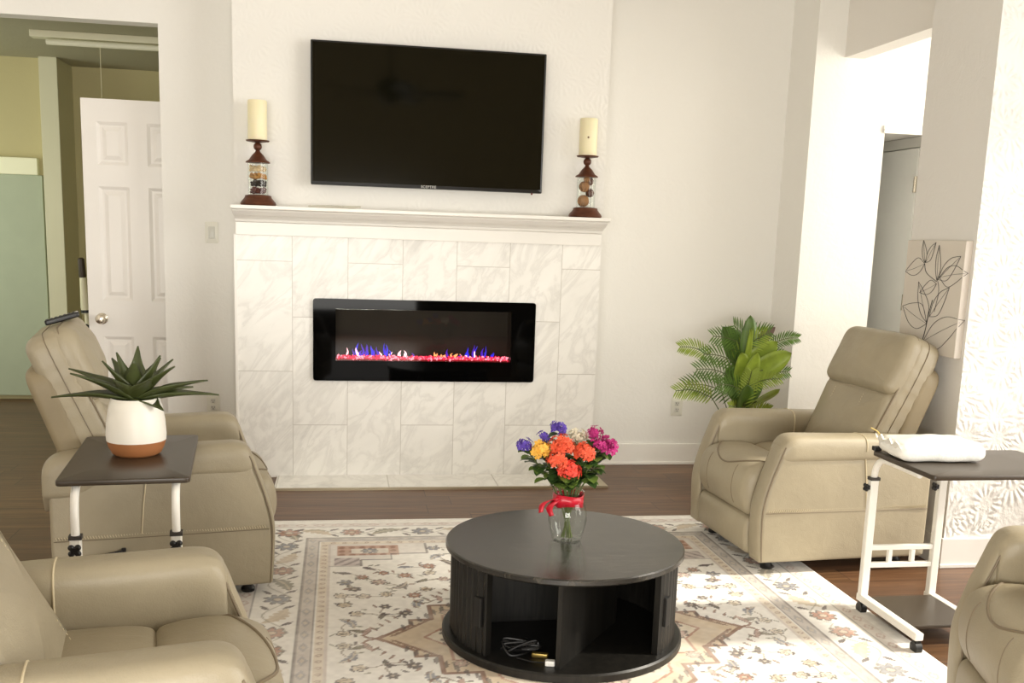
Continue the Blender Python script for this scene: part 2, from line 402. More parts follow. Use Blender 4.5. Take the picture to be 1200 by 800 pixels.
kn = MB(); kn.lathe([(.0005, 0), (.033, .0), (.033, .006), (.016, .010), (.012, .03), (.024, .038), (.029, .052), (.024, .064), (.010, .068), (.0005, .068)], 24)
k = kn.build('door_knob', M('satin nickel', (205, 196, 178), .25, metal=1), d2, loc=(.075, 0, .83), rot=(R(90), 0, 0)); k['label'] = 'satin nickel door knob'
# grey hall door on the passage's right wall
d3 = struct('door_3', boxes((3.562, 3.60, 6.02, 6.84, .01, 2.025)), M('grey door paint', (238, 238, 232), .4, vary=.02), bevel=.002)
for z in (.25, 1.06, 1.80):
    MB().tube([(3.556, 6.014, z-.05), (3.556, 6.014, z+.05)], .011, 10).build('hinge', M('satin nickel', (205, 196, 178), .25, metal=1), d3)
struct('trim_8', boxes((3.574, 3.60, 5.93, 6.008, 0, 2.098), (3.574, 3.60, 5.93, 6.94, 2.032, 2.098), (3.58, 3.60, 6.85, 6.93, 0, 2.098)), M('casing paint', (214, 212, 204), .4), bevel=.003)

# fluorescent fixture on the far room ceiling
fx = tag(empty('ceiling_light', (-1.58, 7.25, 2.6)), 'long unlit fluorescent strip light on the far room ceiling', 'light')
MB().box(-.40, .55, -.045, .045, -.045, 0).build('housing', M('aged white enamel', (226, 222, 196), .5), fx, smooth=False, bevel=.006)
MB().tube([(-.30, -.03, -.07), (.50, -.03, -.07)], .019, 14).build('tube', M('frosted tube', (240, 238, 216), .4), fx)
MB().tube([(.02, 0, -.045), (.02, 0, -.55)], .0025, 6).build('pull_cord', M('cotton cord', (220, 212, 180), .8), fx)

# wall plates
def plate(name, label, cat, x, z, y, kind):
    e = tag(empty(name, (x, y, z)), label, cat)
    MB().pillow(round_poly([(-.037, -.06), (.037, -.06), (.037, .06), (-.037, .06)], .006, 3), .003, .0025, 0, lambda a, b, c: (a, -.003+c, b), 2, 1).build('cover_plate', M('plate plastic', (226, 224, 212), .4), e)
    if kind == 'switch':
        MB().pillow(round_poly([(-.017, -.034), (.017, -.034), (.017, .034), (-.017, .034)], .003, 2), .004, .002, 0, lambda a, b, c: (a, -.008+c+b*.05, b), 2, 1).build('rocker', M('rocker plastic', (206, 205, 196), .35), e)
    else:
        for s_ in (-.02, .02):
            f_ = MB().pillow(round_poly([(-.015, s_-.015), (.015, s_-.015), (.015, s_+.015), (-.015, s_+.015)], .007, 3), .003, .0015, 0, lambda a, b, c: (a, -.007+c, b), 2, 1).build('socket', M('socket plastic', (214, 212, 202), .4), e)
            sl_ = boxes((-.0075, -.005, -.0106, -.0099, s_-.002, s_+.008), (.005, .0075, -.0106, -.0099, s_-.002, s_+.007)); sl_.tube([(0, -.0106, s_-.008), (0, -.0099, s_-.008)], .003, 8)
            sl_.build('slot', BLACKM, f_, smooth=False)
plate('light_switch', 'pale rocker light switch on the wall left of the mantel', 'switch', -.731, 1.361, YB, 'switch')
plate('wall_outlet', 'double wall outlet low between the recliner arm and fireplace tile', 'outlet', -.740, .373, YB, 'o')
plate('wall_outlet', 'double wall outlet on the cream wall left of the leafy floor plant', 'outlet', 2.0896, .372, YB, 'o')

# ------------------------------------------------------------------ rug
def rug():
    HX, HY, st = 1.235, 1.485, .0056
    nx, ny = int(2*HX/st)+1, int(2*HY/st)+1
    xs_ = np.linspace(-HX, HX, nx); ys_ = np.linspace(-HY, HY, ny)
    X, Y = np.meshgrid(xs_, ys_); ax, ay = np.abs(X), np.abs(Y)
    r_ = np.random.RandomState(5)
    def vnoise(sc, seed):
        q = np.random.RandomState(seed).rand(int(2*HY*sc)+4, int(2*HX*sc)+4)
        u = (X+HX)*sc; v = (Y+HY)*sc; i = u.astype(int); j = v.astype(int); fu = u-i; fv = v-j
        fu = fu*fu*(3-2*fu); fv = fv*fv*(3-2*fv)
        return (q[j, i]*(1-fu)+q[j, i+1]*fu)*(1-fv)+(q[j+1, i]*(1-fu)+q[j+1, i+1]*fu)*fv
    C = np.zeros(X.shape+(3,)); C[:] = (246, 241, 232)
    def put(mask, col, a=1.0):
        mm = (np.clip(mask, 0, 1)*a)[..., None] if mask.dtype != bool else (mask*a)[..., None]
        C[:] = C*(1-mm)+np.array(col)*mm
    def edge(d, w): return np.clip(1-np.abs(d)/w, 0, 1)**.6
    def poly(pts):
        ins = np.zeros(X.shape, bool); n = len(pts)
        for i in range(n):
            (x1, y1), (x2, y2) = pts[i], pts[(i+1) % n]
            c = ((y1 > ay) != (y2 > ay)) & (ax < (x2-x1)*(ay-y1)/((y2-y1) or 1e-9)+x1); ins ^= c
        return ins
    def segd(x1, y1, x2, y2, PX=None, PYY=None):
        px = ax if PX is None else PX; py = ay if PYY is None else PYY
        dx, dy = x2-x1, y2-y1; t_ = np.clip(((px-x1)*dx+(py-y1)*dy)/(dx*dx+dy*dy+1e-12), 0, 1)
        return np.hypot(px-x1-t_*dx, py-y1-t_*dy)
    def pline(pts, w, col, a=1, closed=False):
        d = np.full(X.shape, 9.)
        for i in range(len(pts)-(0 if closed else 1)):
            d = np.minimum(d, segd(*pts[i], *pts[(i+1) % len(pts)]))
        put(d < w, col, a)
    INK, RUST, ROSE, BLUE, OLIVE, TAN_, SAND, BROWN = (84, 72, 70), (186, 112, 84), (196, 150, 134), (120, 124, 140), (128, 122, 98), (208, 182, 146), (226, 206, 176), (146, 96, 74)
    def flower(cx, cy, r, n, col, rot=0, a=.85, core=SAND, ink=.9):
        dx, dy = ax-cx, ay-cy; rr = np.hypot(dx, dy)
        if r <= 0: return
        th = np.arctan2(dy, dx)+rot; lim = r*(.55+.45*np.abs(np.cos(th*n/2))**.7)
        put((rr < lim) & (rr > lim*.80), INK, ink*a); put(rr < lim*.80, col, a); put(rr < r*.30, core, a); put((rr < r*.34) & (rr > r*.24), INK, .6*a)
    def leaf(cx, cy, L, w, ang, col, a=.85):
        dx, dy = ax-cx, ay-cy; u = dx*cos(ang)+dy*sin(ang); v = -dx*sin(ang)+dy*cos(ang); q = u/L
        ww = w*np.clip(1-q*q, 0, 1)*(1-.35*q); s_ = v-.25*w*np.sin(q*2.5)
        put((np.abs(q) < 1) & (np.abs(s_) < ww), col, a); put((np.abs(q) < 1) & (np.abs(s_) < ww) & (np.abs(s_) > ww*.72), INK, .6*a)
    def serr(cx, cy, L, w, ang, col, a=.8):
        dx, dy = ax-cx, ay-cy; u = dx*cos(ang)+dy*sin(ang); v = -dx*sin(ang)+dy*cos(ang); q = u/L
        v2 = v-.02*np.cos(q*1.6)
        ww = w*np.clip(1-q*q, 0, 1)*(.55+.45*np.abs(np.sin(q*9)))
        put((np.abs(q) < 1) & (np.abs(v2) < ww), col, a); put((np.abs(q) < 1) & (np.abs(v2) < .0045), SAND, a)
    # borders measured from the edge
    e = np.minimum(HX-ax, HY-ay)
    put(e < .030, (240, 234, 223))
    band = (e > .115) & (e < .122); put(band, INK, .45)
    put((e > .060) & (e < .115), (222, 206, 196), .55)
    put((e > .295) & (e < .345), (196, 182, 172), .75); put(edge(e-.293, .005), INK, .8); put(edge(e-.347, .005), INK, .6)
    put((e > .356) & (e < .392), (232, 212, 184), .8); put(edge(e-.395, .004), BROWN, .5)
    run = np.where(HX-ax < HY-ay, ay, ax)
    ph = np.mod(run, .05)-.025
    put((np.hypot(ph, e-.374) < .011) & (np.hypot(ph, e-.374) > .005), BROWN, .45)
    ph2 = np.mod(run, .11)-.055
    put((np.abs(ph2)/.04+np.abs(e-.32)/.018 < 1), BLUE, .35); put((np.abs(ph2)/.018+np.abs(e-.32)/.009 < 1), SAND, .7)
    ph3 = np.mod(run, .085)-.0425; put((np.abs(ph3)/.03+np.abs(e-.087)/.02 < 1) & (np.abs(ph3)/.02+np.abs(e-.087)/.012 > 1), ROSE, .6)
    # main border flowers and scrolling vine
    bc = .208
    for k_ in range(9):
        s_ = .08+.165*k_; col = [RUST, OLIVE, BLUE, TAN_][k_ % 4]
        for vert in (0, 1):
            lim = HY-.21 if vert else HX-.21
            if s_ > lim: continue
            cx, cy = (HX-bc, s_) if vert else (s_, HY-bc)
            if k_ % 2 == 0: flower(cx, cy, .056, 8, col, .2*k_, .8)
            else: serr(cx, cy, .085, .036, (pi/2 if vert else 0)+(.5 if k_ % 4 == 1 else -.5), TAN_ if k_ % 4 == 1 else OLIVE, .75)
            o_ = .08
            for sg in (-1, 1):
                lx, ly = (cx+sg*.045, cy+o_) if vert else (cx+o_, cy+sg*.045); leaf(lx, ly, .03, .009, .8*sg+(0 if vert else pi/2), INK, .75)
    wv = e-bc-.045*np.sin(run*2*pi/.33); put(edge(wv, .0045)*((e > .12) & (e < .29)), OLIVE, .65)
    flower(HX-bc, HY-bc, .065, 8, RUST, 0, .8)
    FXH, FYH = HX-.40, HY-.40
    # corner panels
    corner = poly([(FXH, FYH), (FXH, FYH-.30), (FXH-.13, FYH-.30), (FXH-.13, FYH-.22), (FXH-.26, FYH-.22), (FXH-.26, FYH-.14), (FXH-.42, FYH-.14), (FXH-.42, FYH)])
    put(corner, (226, 214, 204), .6)
    rp = poly([(FXH-.03, FYH-.02), (FXH-.03, FYH-.16), (FXH-.30, FYH-.16), (FXH-.30, FYH-.02)]); put(rp, (204, 142, 112), .8)
    put(rp & (np.abs(np.sin(ax*70)*np.sin(ay*62)) > .55), (150, 92, 70), .6)
    ip = poly([(FXH-.09, FYH-.06), (FXH-.09, FYH-.13), (FXH-.25, FYH-.13), (FXH-.25, FYH-.06)]); put(ip, (234, 224, 208), .9); flower(FXH-.17, FYH-.095, .04, 8, BLUE, 0, .8)
    lp = poly([(FXH-.02, FYH-.19), (FXH-.02, FYH-.29), (FXH-.125, FYH-.29), (FXH-.125, FYH-.19)]); put(lp, (190, 166, 168), .65); put(lp & (np.abs(np.sin(ax*60+ay*50)) > .8), INK, .4)
    pline([(FXH, FYH-.30), (FXH-.13, FYH-.30), (FXH-.13, FYH-.22), (FXH-.26, FYH-.22), (FXH-.26, FYH-.14), (FXH-.42, FYH-.14), (FXH-.42, FYH)], .004, INK, .6)
    # central medallion, stepped lozenge with tips along X
    med = [(.665, 0), (.54, .115), (.54, .165), (.46, .165), (.46, .30), (.34, .30), (.34, .42), (.20, .55), (.20, .62), (0, .72), (0, 0)]
    put(poly(med), (222, 190, 148), .9)
    pline(med[:-1], .0085, BROWN, .85)
    inner = [(.50, 0), (.42, .09), (.42, .20), (.30, .22), (.28, .36), (.12, .50), (0, .55), (0, 0)]
    put(poly(inner), (236, 222, 196), .7); pline(inner[:-1], .005, RUST, .8)
    for k_ in range(7): leaf(.60-.02*k_, .03+.02*k_, .028, .007, 2.4, BROWN, .7)
    for (cx, cy, r) in ((.40, .04, .05), (.30, .14, .05), (.20, .30, .06), (.08, .42, .05), (.10, .12, .08), (.40, .23, .03)): flower(cx, cy, r, 8, ROSE, .3, .75)
    for k_ in range(18):
        t_ = k_/17; x_, y_ = .52*(1-t_)+.02, .08+.58*t_; leaf(x_+.03, y_+.02, .03, .008, 1.2+t_, INK, .6)
    pline([(.665, 0), (.70, .012), (.715, .035), (.70, .045)], .006, BROWN, .9); leaf(.73, .07, .04, .012, .3, OLIVE, .85)
    # comb fringe outside the medallion
    for k_ in range(16):
        t_ = k_/15; x_, y_ = .62-.40*t_, .06+.52*t_+.03; leaf(x_+.055, y_, .022, .006, .9, BROWN, .75)
    # field flowers, leaves and vines on an irregular lattice
    q = random.Random(11); pts = []
    tries = 0
    while len(pts) < 62 and tries < 6000:
        tries += 1; x_, y_ = q.uniform(.03, FXH-.04), q.uniform(.03, FYH-.04)
        inm = x_/.72+y_/.78 < 1.06
        inc = x_ > FXH-.44 and y_ > FYH-.32
        if inm or inc or any(math.hypot(x_-a, y_-b) < .082 for a, b in pts): continue
        pts.append((x_, y_))
    for i, (x_, y_) in enumerate(pts):
        near = sorted(pts, key=lambda p: math.hypot(p[0]-x_, p[1]-y_))[1]
        mid = ((x_+near[0])/2+q.uniform(-.02, .02), (y_+near[1])/2+q.uniform(-.02, .02)); pline([(x_, y_), mid, near], .0032, (150, 132, 112), .75)
        k_ = i % 7; a0 = q.uniform(0, 6.28)
        if k_ in (0, 3): flower(x_, y_, q.uniform(.026, .040), q.choice((6, 8)), q.choice((RUST, ROSE, RUST, TAN_)), a0, .85)
        elif k_ == 1: flower(x_, y_, q.uniform(.024, .036), 6, q.choice((BLUE, INK, BLUE)), a0, .85)
        elif k_ == 5: flower(x_, y_, .03, 5, SAND, a0, .85)
        elif k_ == 4: serr(x_, y_, .055, .022, a0, q.choice((BLUE, OLIVE, INK)), .8)
        else: leaf(x_, y_, .036, .013, a0, q.choice((OLIVE, BLUE, ROSE, INK)), .85)
        for _ in range(2): leaf(x_+q.uniform(-.045, .045), y_+q.uniform(-.045, .045), .018, .0055, q.uniform(0, 6.28), q.choice((INK, BROWN, OLIVE)), .75)
    # wear
    wear = np.clip((vnoise(9, 1)*.6+vnoise(34, 2)*.4-.34)*2.2, 0, 1)
    C[:] = C*(1-.30*wear[..., None])+np.array((246, 240, 230))*(.30*wear[..., None])
    gr_ = C.mean(-1, keepdims=True); C[:] = C*.66+gr_*.34; C[:] = C*.86+np.array((246, 241, 232))*.14
    C += ((vnoise(60, 3)-.5)*13)[..., None]
    lin_ = np.clip(C/255, 0, 1); lin_ = np.where(lin_ <= .04045, lin_/12.92, ((lin_+.055)/1.055)**2.4)
    zt = .009
    V = np.stack([X.ravel(), Y.ravel(), np.full(X.size, zt)], 1)
    idx = np.arange(nx*ny).reshape(ny, nx)
    F = np.stack([idx[:-1, :-1].ravel(), idx[:-1, 1:].ravel(), idx[1:, 1:].ravel(), idx[1:, :-1].ravel()], 1)
    ringi = np.concatenate([idx[0, :], idx[1:, -1], idx[-1, -2::-1], idx[-2:0:-1, 0]])
    VB = V[ringi].copy(); VB[:, 2] = 0.0005; nb = len(ringi); b0 = len(V); k_ = np.arange(nb); k2 = (k_+1) % nb
    FS = np.stack([ringi[k2], ringi[k_], b0+k_, b0+k2], 1)
    V = np.concatenate([V, VB]); F = np.concatenate([F, FS])
    me = bpy.data.meshes.new('area_rug'); me.vertices.add(len(V)); me.vertices.foreach_set('co', V.astype(np.float32).ravel())
    me.loops.add(F.size); me.loops.foreach_set('vertex_index', F.astype(np.int32).ravel())
    me.polygons.add(len(F)); me.polygons.foreach_set('loop_start', np.arange(0, F.size, 4, dtype=np.int32))
    me.update(calc_edges=True)
    at = me.color_attributes.new('weave', 'FLOAT_COLOR', 'POINT')
    cc = np.ones((len(V), 4), np.float32); cc[:b0, :3] = lin_.reshape(-1, 3); cc[b0:, :3] = lin_.reshape(-1, 3)[ringi]
    at.data.foreach_set('color', cc.ravel())
    m_, t_ = newmat('rug weave', (230, 222, 208), .9, spec=.1)
    a_ = t_.n.new('ShaderNodeVertexColor'); a_.layer_name = 'weave'; t_.link(a_.outputs[0], t_.b.inputs['Base Color'])
    t_.bump(t_.noise(t_.obj(), 240, 2), .3, .003)
    me.materials.append(m_)
    o_ = bpy.data.objects.new('area_rug', me); COL.objects.link(o_); o_.location = (.79, 3.335, 0)
    tag(o_, 'cream and rust floral medallion rug under the black round coffee table', 'rug')
rug()

# ------------------------------------------------------------------ mantel, fireplace, television
mb = MB()
prof = [(YC-.0, 1.357), (YC-.03, 1.357), (YC-.03, 1.425), (YC-.05, 1.428), (YC-.055, 1.44), (YC-.075, 1.452), (YC-.11, 1.462), (YC-.145, 1.482), (YC-.150, 1.490), (YC-.17, 1.490), (YC-.193, 1.494), (YC-.193, 1.512), (YC, 1.512)]
def ext_(y): return max(0, (YC-.03-y))*.06
rings = [[(-.568-ext_(y) if z > 1.4 else -.568, y, z) for y, z in prof], [(1.466+ext_(y) if z > 1.4 else 1.466, y, z) for y, z in prof]]
mb.loft(rings)
mo = mb.build('mantel_shelf', TRIM, smooth=False, bevel=.002); tag(mo, 'white moulded mantel shelf above the marble tile surround', 'mantel')

fp = tag(empty('electric_fireplace', ((FX0+FX1)/2, YC, (FZ0+FZ1)/2)), 'wide black electric fireplace with pink glowing embers set in marble tile', 'fireplace')
wx, wz = (FX1-FX0)/2, (FZ1-FZ0)/2
ix0, ix1, iz0, iz1 = -.505, .49, -.115, .175
BLK = M('black glass border', (5, 5, 5), .04, spec=.07)
mb = MB()
def rr(x0, x1, z0, z1, r, n=6): return round_poly([(x0, z0), (x1, z0), (x1, z1), (x0, z1)], r, n)
A = rr(-wx, wx, -wz, wz, .018); B = rr(ix0, ix1, iz0, iz1, .001)
fr_ = [[(a, y, b) for a, b in L] for L, y in ((A, -.012), (A, -.030), (B, -.030), (B, -.012))]
mb.loft(fr_+[fr_[0]], cap=False); mb.build('frame', BLK, fp, ang=30)
MB().box(ix0-.005, ix1+.005, -.027, -.023, iz0-.005, iz1+.005).build('glass_pane', SMOKE, fp, smooth=False)
mb = MB(); T_ = .012
mb.box(ix0-.02, ix1+.02, .16, .17, iz0-.02, iz1+.03); mb.box(ix0-.02, ix1+.02, -.012, .16, iz0-.02, iz0-.01); mb.box(ix0-.02, ix1+.02, -.012, .16, iz1+.02, iz1+.03)
mb.box(ix0-.02, ix0-.01, -.012, .16, iz0-.01, iz1+.02); mb.box(ix1+.01, ix1+.02, -.012, .16, iz0-.01, iz1+.02)
mb.build('firebox', M('firebox black', (16, 15, 14), .5, vary=.3), fp, smooth=False)
EMB = emit('glowing ember', (240, 50, 90), 1.5); EMB2 = emit('pale ember', (255, 150, 175), 2.2); EMB3 = emit('deep ember', (150, 14, 34), .8)
mb = MB(); q = random.Random(3)
for i in range(620):
    x = q.uniform(ix0+.01, ix1-.01); y = q.uniform(-.012, .05); s_ = q.uniform(.004, .0085); z = iz0+.004+q.uniform(0, .020)
    mb.cur = 1 if q.random() < .35 else 0
    a = q.uniform(0, 6.28)
    mb.add([(x+s_*cos(a), y+s_*sin(a), z), (x-s_*sin(a), y+s_*cos(a), z+s_*.3), (x-s_*cos(a), y-s_*sin(a), z), (x+s_*sin(a), y-s_*cos(a), z-s_*.2), (x, y, z+s_), (x, y, z-s_)],
           [(0, 1, 4), (1, 2, 4), (2, 3, 4), (3, 0, 4), (1, 0, 5), (2, 1, 5), (3, 2, 5), (0, 3, 5)])
mb.cur = 2; mb.box(ix0, ix1, -.005, .055, iz0+.001, iz0+.007)
o = mb.build('ember_bed', [EMB, EMB2, EMB3], fp, smooth=False); o['kind'] = 'stuff'; o['label'] = 'glowing pink crystal ember bed'
FL = [emit('violet flame', (70, 30, 200), 1.3), emit('blue flame', (40, 40, 235), 1.5), emit('amber flame', (255, 170, 110), 2.0), emit('white flame', (255, 205, 225), 3.0)]
for i in range(44):
    x = q.choice((q.uniform(-.45, -.06), q.uniform(-.45, -.06), q.uniform(.22, .42), q.uniform(-.06, .22)))
    big = x < -.06 or x > .22
    kx = q.choice((0, 0, 1, 1, 0, 2, 3)) if big else q.choice((0, 2))
    hgt = q.uniform(.02, .075 if kx < 2 else .05)*(1 if big else .6); w_ = q.uniform(.004, .010)
    ln = q.uniform(-.012, .012); y = q.uniform(.015, .05)
    pts = [(x+ln*t_*t_+.004*sin(5*t_+i), y, iz0+.022+hgt*t_) for t_ in (0, .25, .5, .75, 1)]
    MB().tube(pts, [w_*.7, w_, w_*.7, w_*.4, .0006], 6).build('flame', FL[kx], fp)

tv = tag(empty('television', (.466, 5.70, 2.008)), 'large black flat screen television mounted above the mantel', 'television')
tw, th_ = .633, .372
MB().pillow(round_poly([(-tw, -th_), (tw, -th_), (tw, th_), (-tw, th_)], .006, 3), .022, .004, 0, lambda a, b, c: (a, -.012+c, b), 2, 1).build('bezel', M('tv bezel', (12, 12, 11), .3), tv)
MB().box(-tw+.010, tw-.010, -.0352, -.0338, -th_+.018, th_-.010).build('screen', M('tv screen', (14, 13, 6), .07, spec=.6), tv, smooth=False)
MB().box(-.22, .22, .010, .053, -.15, .15).build('wall_mount', BLACKM, tv, smooth=False)
MB().sphere((tw-.055, -.022, -th_-.004), .006, 10, 6).build('indicator', M('red indicator lens', (120, 24, 16), .3), tv)
fc = bpy.data.curves.new('lettering', 'FONT'); fc.body = 'SCEPTRE'; fc.size = .020; fc.align_x = 'CENTER'; fc.extrude = .0005; fc.space_character = 1.1
fo = bpy.data.objects.new('tmp_lettering', fc); COL.objects.link(fo)
dg = bpy.context.evaluated_depsgraph_get(); dg.update()
me = bpy.data.meshes.new_from_object(fo.evaluated_get(dg)); bpy.data.objects.remove(fo)
me.materials.clear(); me.materials.append(M('logo silver', (205, 203, 196), .4))
lo = bpy.data.objects.new('logo_lettering', me); COL.objects.link(lo); lo.parent = tv; lo.location = (0, -.0352, -th_+.004); lo.rotation_euler = (R(90), 0, 0)

# ------------------------------------------------------------------ candle holders
RUSTM = M('rust brown metal', (92, 52, 32), .45, metal=.35, vary=.25, vscale=25)
def holder():
    e = empty('candle_holder')
    MB().lathe([(.0005, 0), (.090, 0), (.094, .008), (.090, .018), (.078, .032), (.070, .042), (.068, .052), (.052, .056), (.0005, .056)], 40).build('base', RUSTM, e)
    MB().lathe([(.053, .056), (.053, .224), (.0505, .224), (.0505, .058), (.053, .056)], 36).build('glass_cylinder', GLASS, e)
    MB().lathe([(.0005, .290), (.010, .288), (.014, .278), (.030, .262), (.046, .238), (.062, .228), (.064, .222), (.0005, .222)], 36).build('cap', RUSTM, e)
    MB().sphere((0, 0, .306), .022, 18, 12).build('ball_finial', RUSTM, e)
    MB().lathe([(.0005, .325), (.012, .325), (.058, .332), (.062, .338), (.058, .339), (.0005, .336)], 36).build('candle_plate', RUSTM, e)
    return e
WAX = newmat('ivory wax', (244, 234, 196), .45)[0]; WAX.node_tree.nodes['Principled BSDF'].inputs['Subsurface Weight'].default_value = .25; WAX.node_tree.nodes['Principled BSDF'].inputs['Subsurface Radius'].default_value = (.03, .02, .01)
def candle(loc, label, hgt):
    e = tag(empty('pillar_candle', loc), label, 'candle', 'pillar candles on the mantel holders')
    MB().lathe([(.0005, 0), (.048, 0), (.050, .004), (.050, hgt-.006), (.047, hgt), (.040, hgt-.002), (.0005, hgt-.010)], 36).build('wax', WAX, e)
    MB().tube([(0, 0, hgt-.012), (.001, 0, hgt+.004)], .0015, 6).build('wick', M('black wick', (30, 26, 22), .9), e)
    return e
HY_ = 5.658
h1 = holder(); h1.location = (-.442, HY_, 1.5125); tag(h1, 'rust brown candle holder with dark potpourri at the mantel left end', 'candle holder', 'candle holders on the mantel')
h2 = copy_tree(h1); h2.location = (1.350, HY_, 1.5125); tag(h2, 'rust brown candle holder with woven balls at the mantel right end', 'candle holder')
candle((-.442, HY_, 1.5125+.3395), 'ivory pillar candle on the left mantel holder', .202)
cr = candle((1.350, HY_, 1.5125+.3395), 'ivory pillar candle with a small dark spot on the right holder', .200)
MB().sphere((-.012, -.0498, .095), .0055, 10, 6, (1, .3, 1)).build('spot', M('dark wax spot', (120, 100, 70), .6), cr)
def wicker(name, c1, c2):
    m_, t_ = newmat(name, c1, .7); o_ = t_.obj()
    w_ = t_.new('ShaderNodeTexWave'); t_.link(t_.mapping(o_, rot=(.7, .4, .3)), w_.inputs[0]); w_.inputs['Scale'].default_value = 42; w_.inputs['Distortion'].default_value = 9; w_.inputs['Detail'].default_value = 2
    t_.link(t_.ramp(w_.outputs['Fac'], [(.3, lin(c2)), (.6, lin(c1))]), t_.b.inputs['Base Color']); t_.bump(w_.outputs['Fac'], .3, .003); return m_
WK1 = wicker('light wicker', (190, 140, 92), (84, 50, 30)); WK2 = wicker('dark wicker', (104, 60, 38), (50, 28, 18))
def ball(x, z, r, m_, label, y=HY_):
    o_ = MB().sphere((0, 0, 0), r, 20, 14).build('decorative_ball', m_, loc=(x, y, z)); tag(o_, label, 'ball', 'woven balls in the right candle holder')
zb = 1.5125+.058
ball(1.350-.014, zb+.0335, .033, WK1, 'light woven ball at the bottom inside the right candle holder')
ball(1.350+.022, zb+.079, .024, WK2, 'dark woven ball second from bottom inside the right candle holder')
ball(1.350-.012, zb+.112, .030, WK1, 'light woven ball in the middle inside the right candle holder', HY_-.002)
ball(1.350+.020, zb+.142, .0235, WK2, 'dark woven ball second from top inside the right candle holder', HY_+.012)
ball(1.350-.004, zb+.151, .018, WK1, 'light woven ball at the top inside the right candle holder', HY_-.022)
CH = [('maroon', (88, 40, 32)), ('dark', (44, 34, 26)), ('golden', (176, 128, 66)), ('cream', (214, 190, 150))]
for i, (nm, c) in enumerate(CH):
    mb = MB(); q = random.Random(20+i)
    for k_ in range(70):
        a, r_ = q.uniform(0, 6.28), .039*math.sqrt(q.random()); s_ = q.uniform(.007, .0105)
        mb.sphere((r_*cos(a), r_*sin(a), q.uniform(.009, .032)), s_, 8, 6, (1, q.uniform(.6, 1), q.uniform(.6, 1)))
    o_ = mb.build('potpourri', M(nm+' potpourri', c, .7, vary=.2, vscale=80), loc=(-.442, HY_, zb+.038*i)); tag(o_, ['maroon potpourri layer at the bottom of the left candle holder', 'dark brown potpourri layer above the maroon one in the left candle holder', 'golden potpourri layer inside the left candle holder', 'cream potpourri layer at the top of the left candle holder'][i], 'potpourri', 'potpourri layers in the left candle holder', 'stuff')
mb = MB().pillow(round_poly([(-.14, -.03), (.14, -.03), (.14, .03), (-.14, .03)], .02, 4), .005, .004, .004, lambda a, b, c: (a, b, .0065+c+(.006 if a > .08 else 0)*max(0, (a-.08)/.06)), 2, 2)
o = mb.build('plastic_sleeve', glassmat('clear plastic', (.93, .92, .88), .15, 1.35), loc=(-.04, 5.64, 1.5125)); tag(o, 'thin clear plastic sleeve lying flat on the mantel', 'packaging')

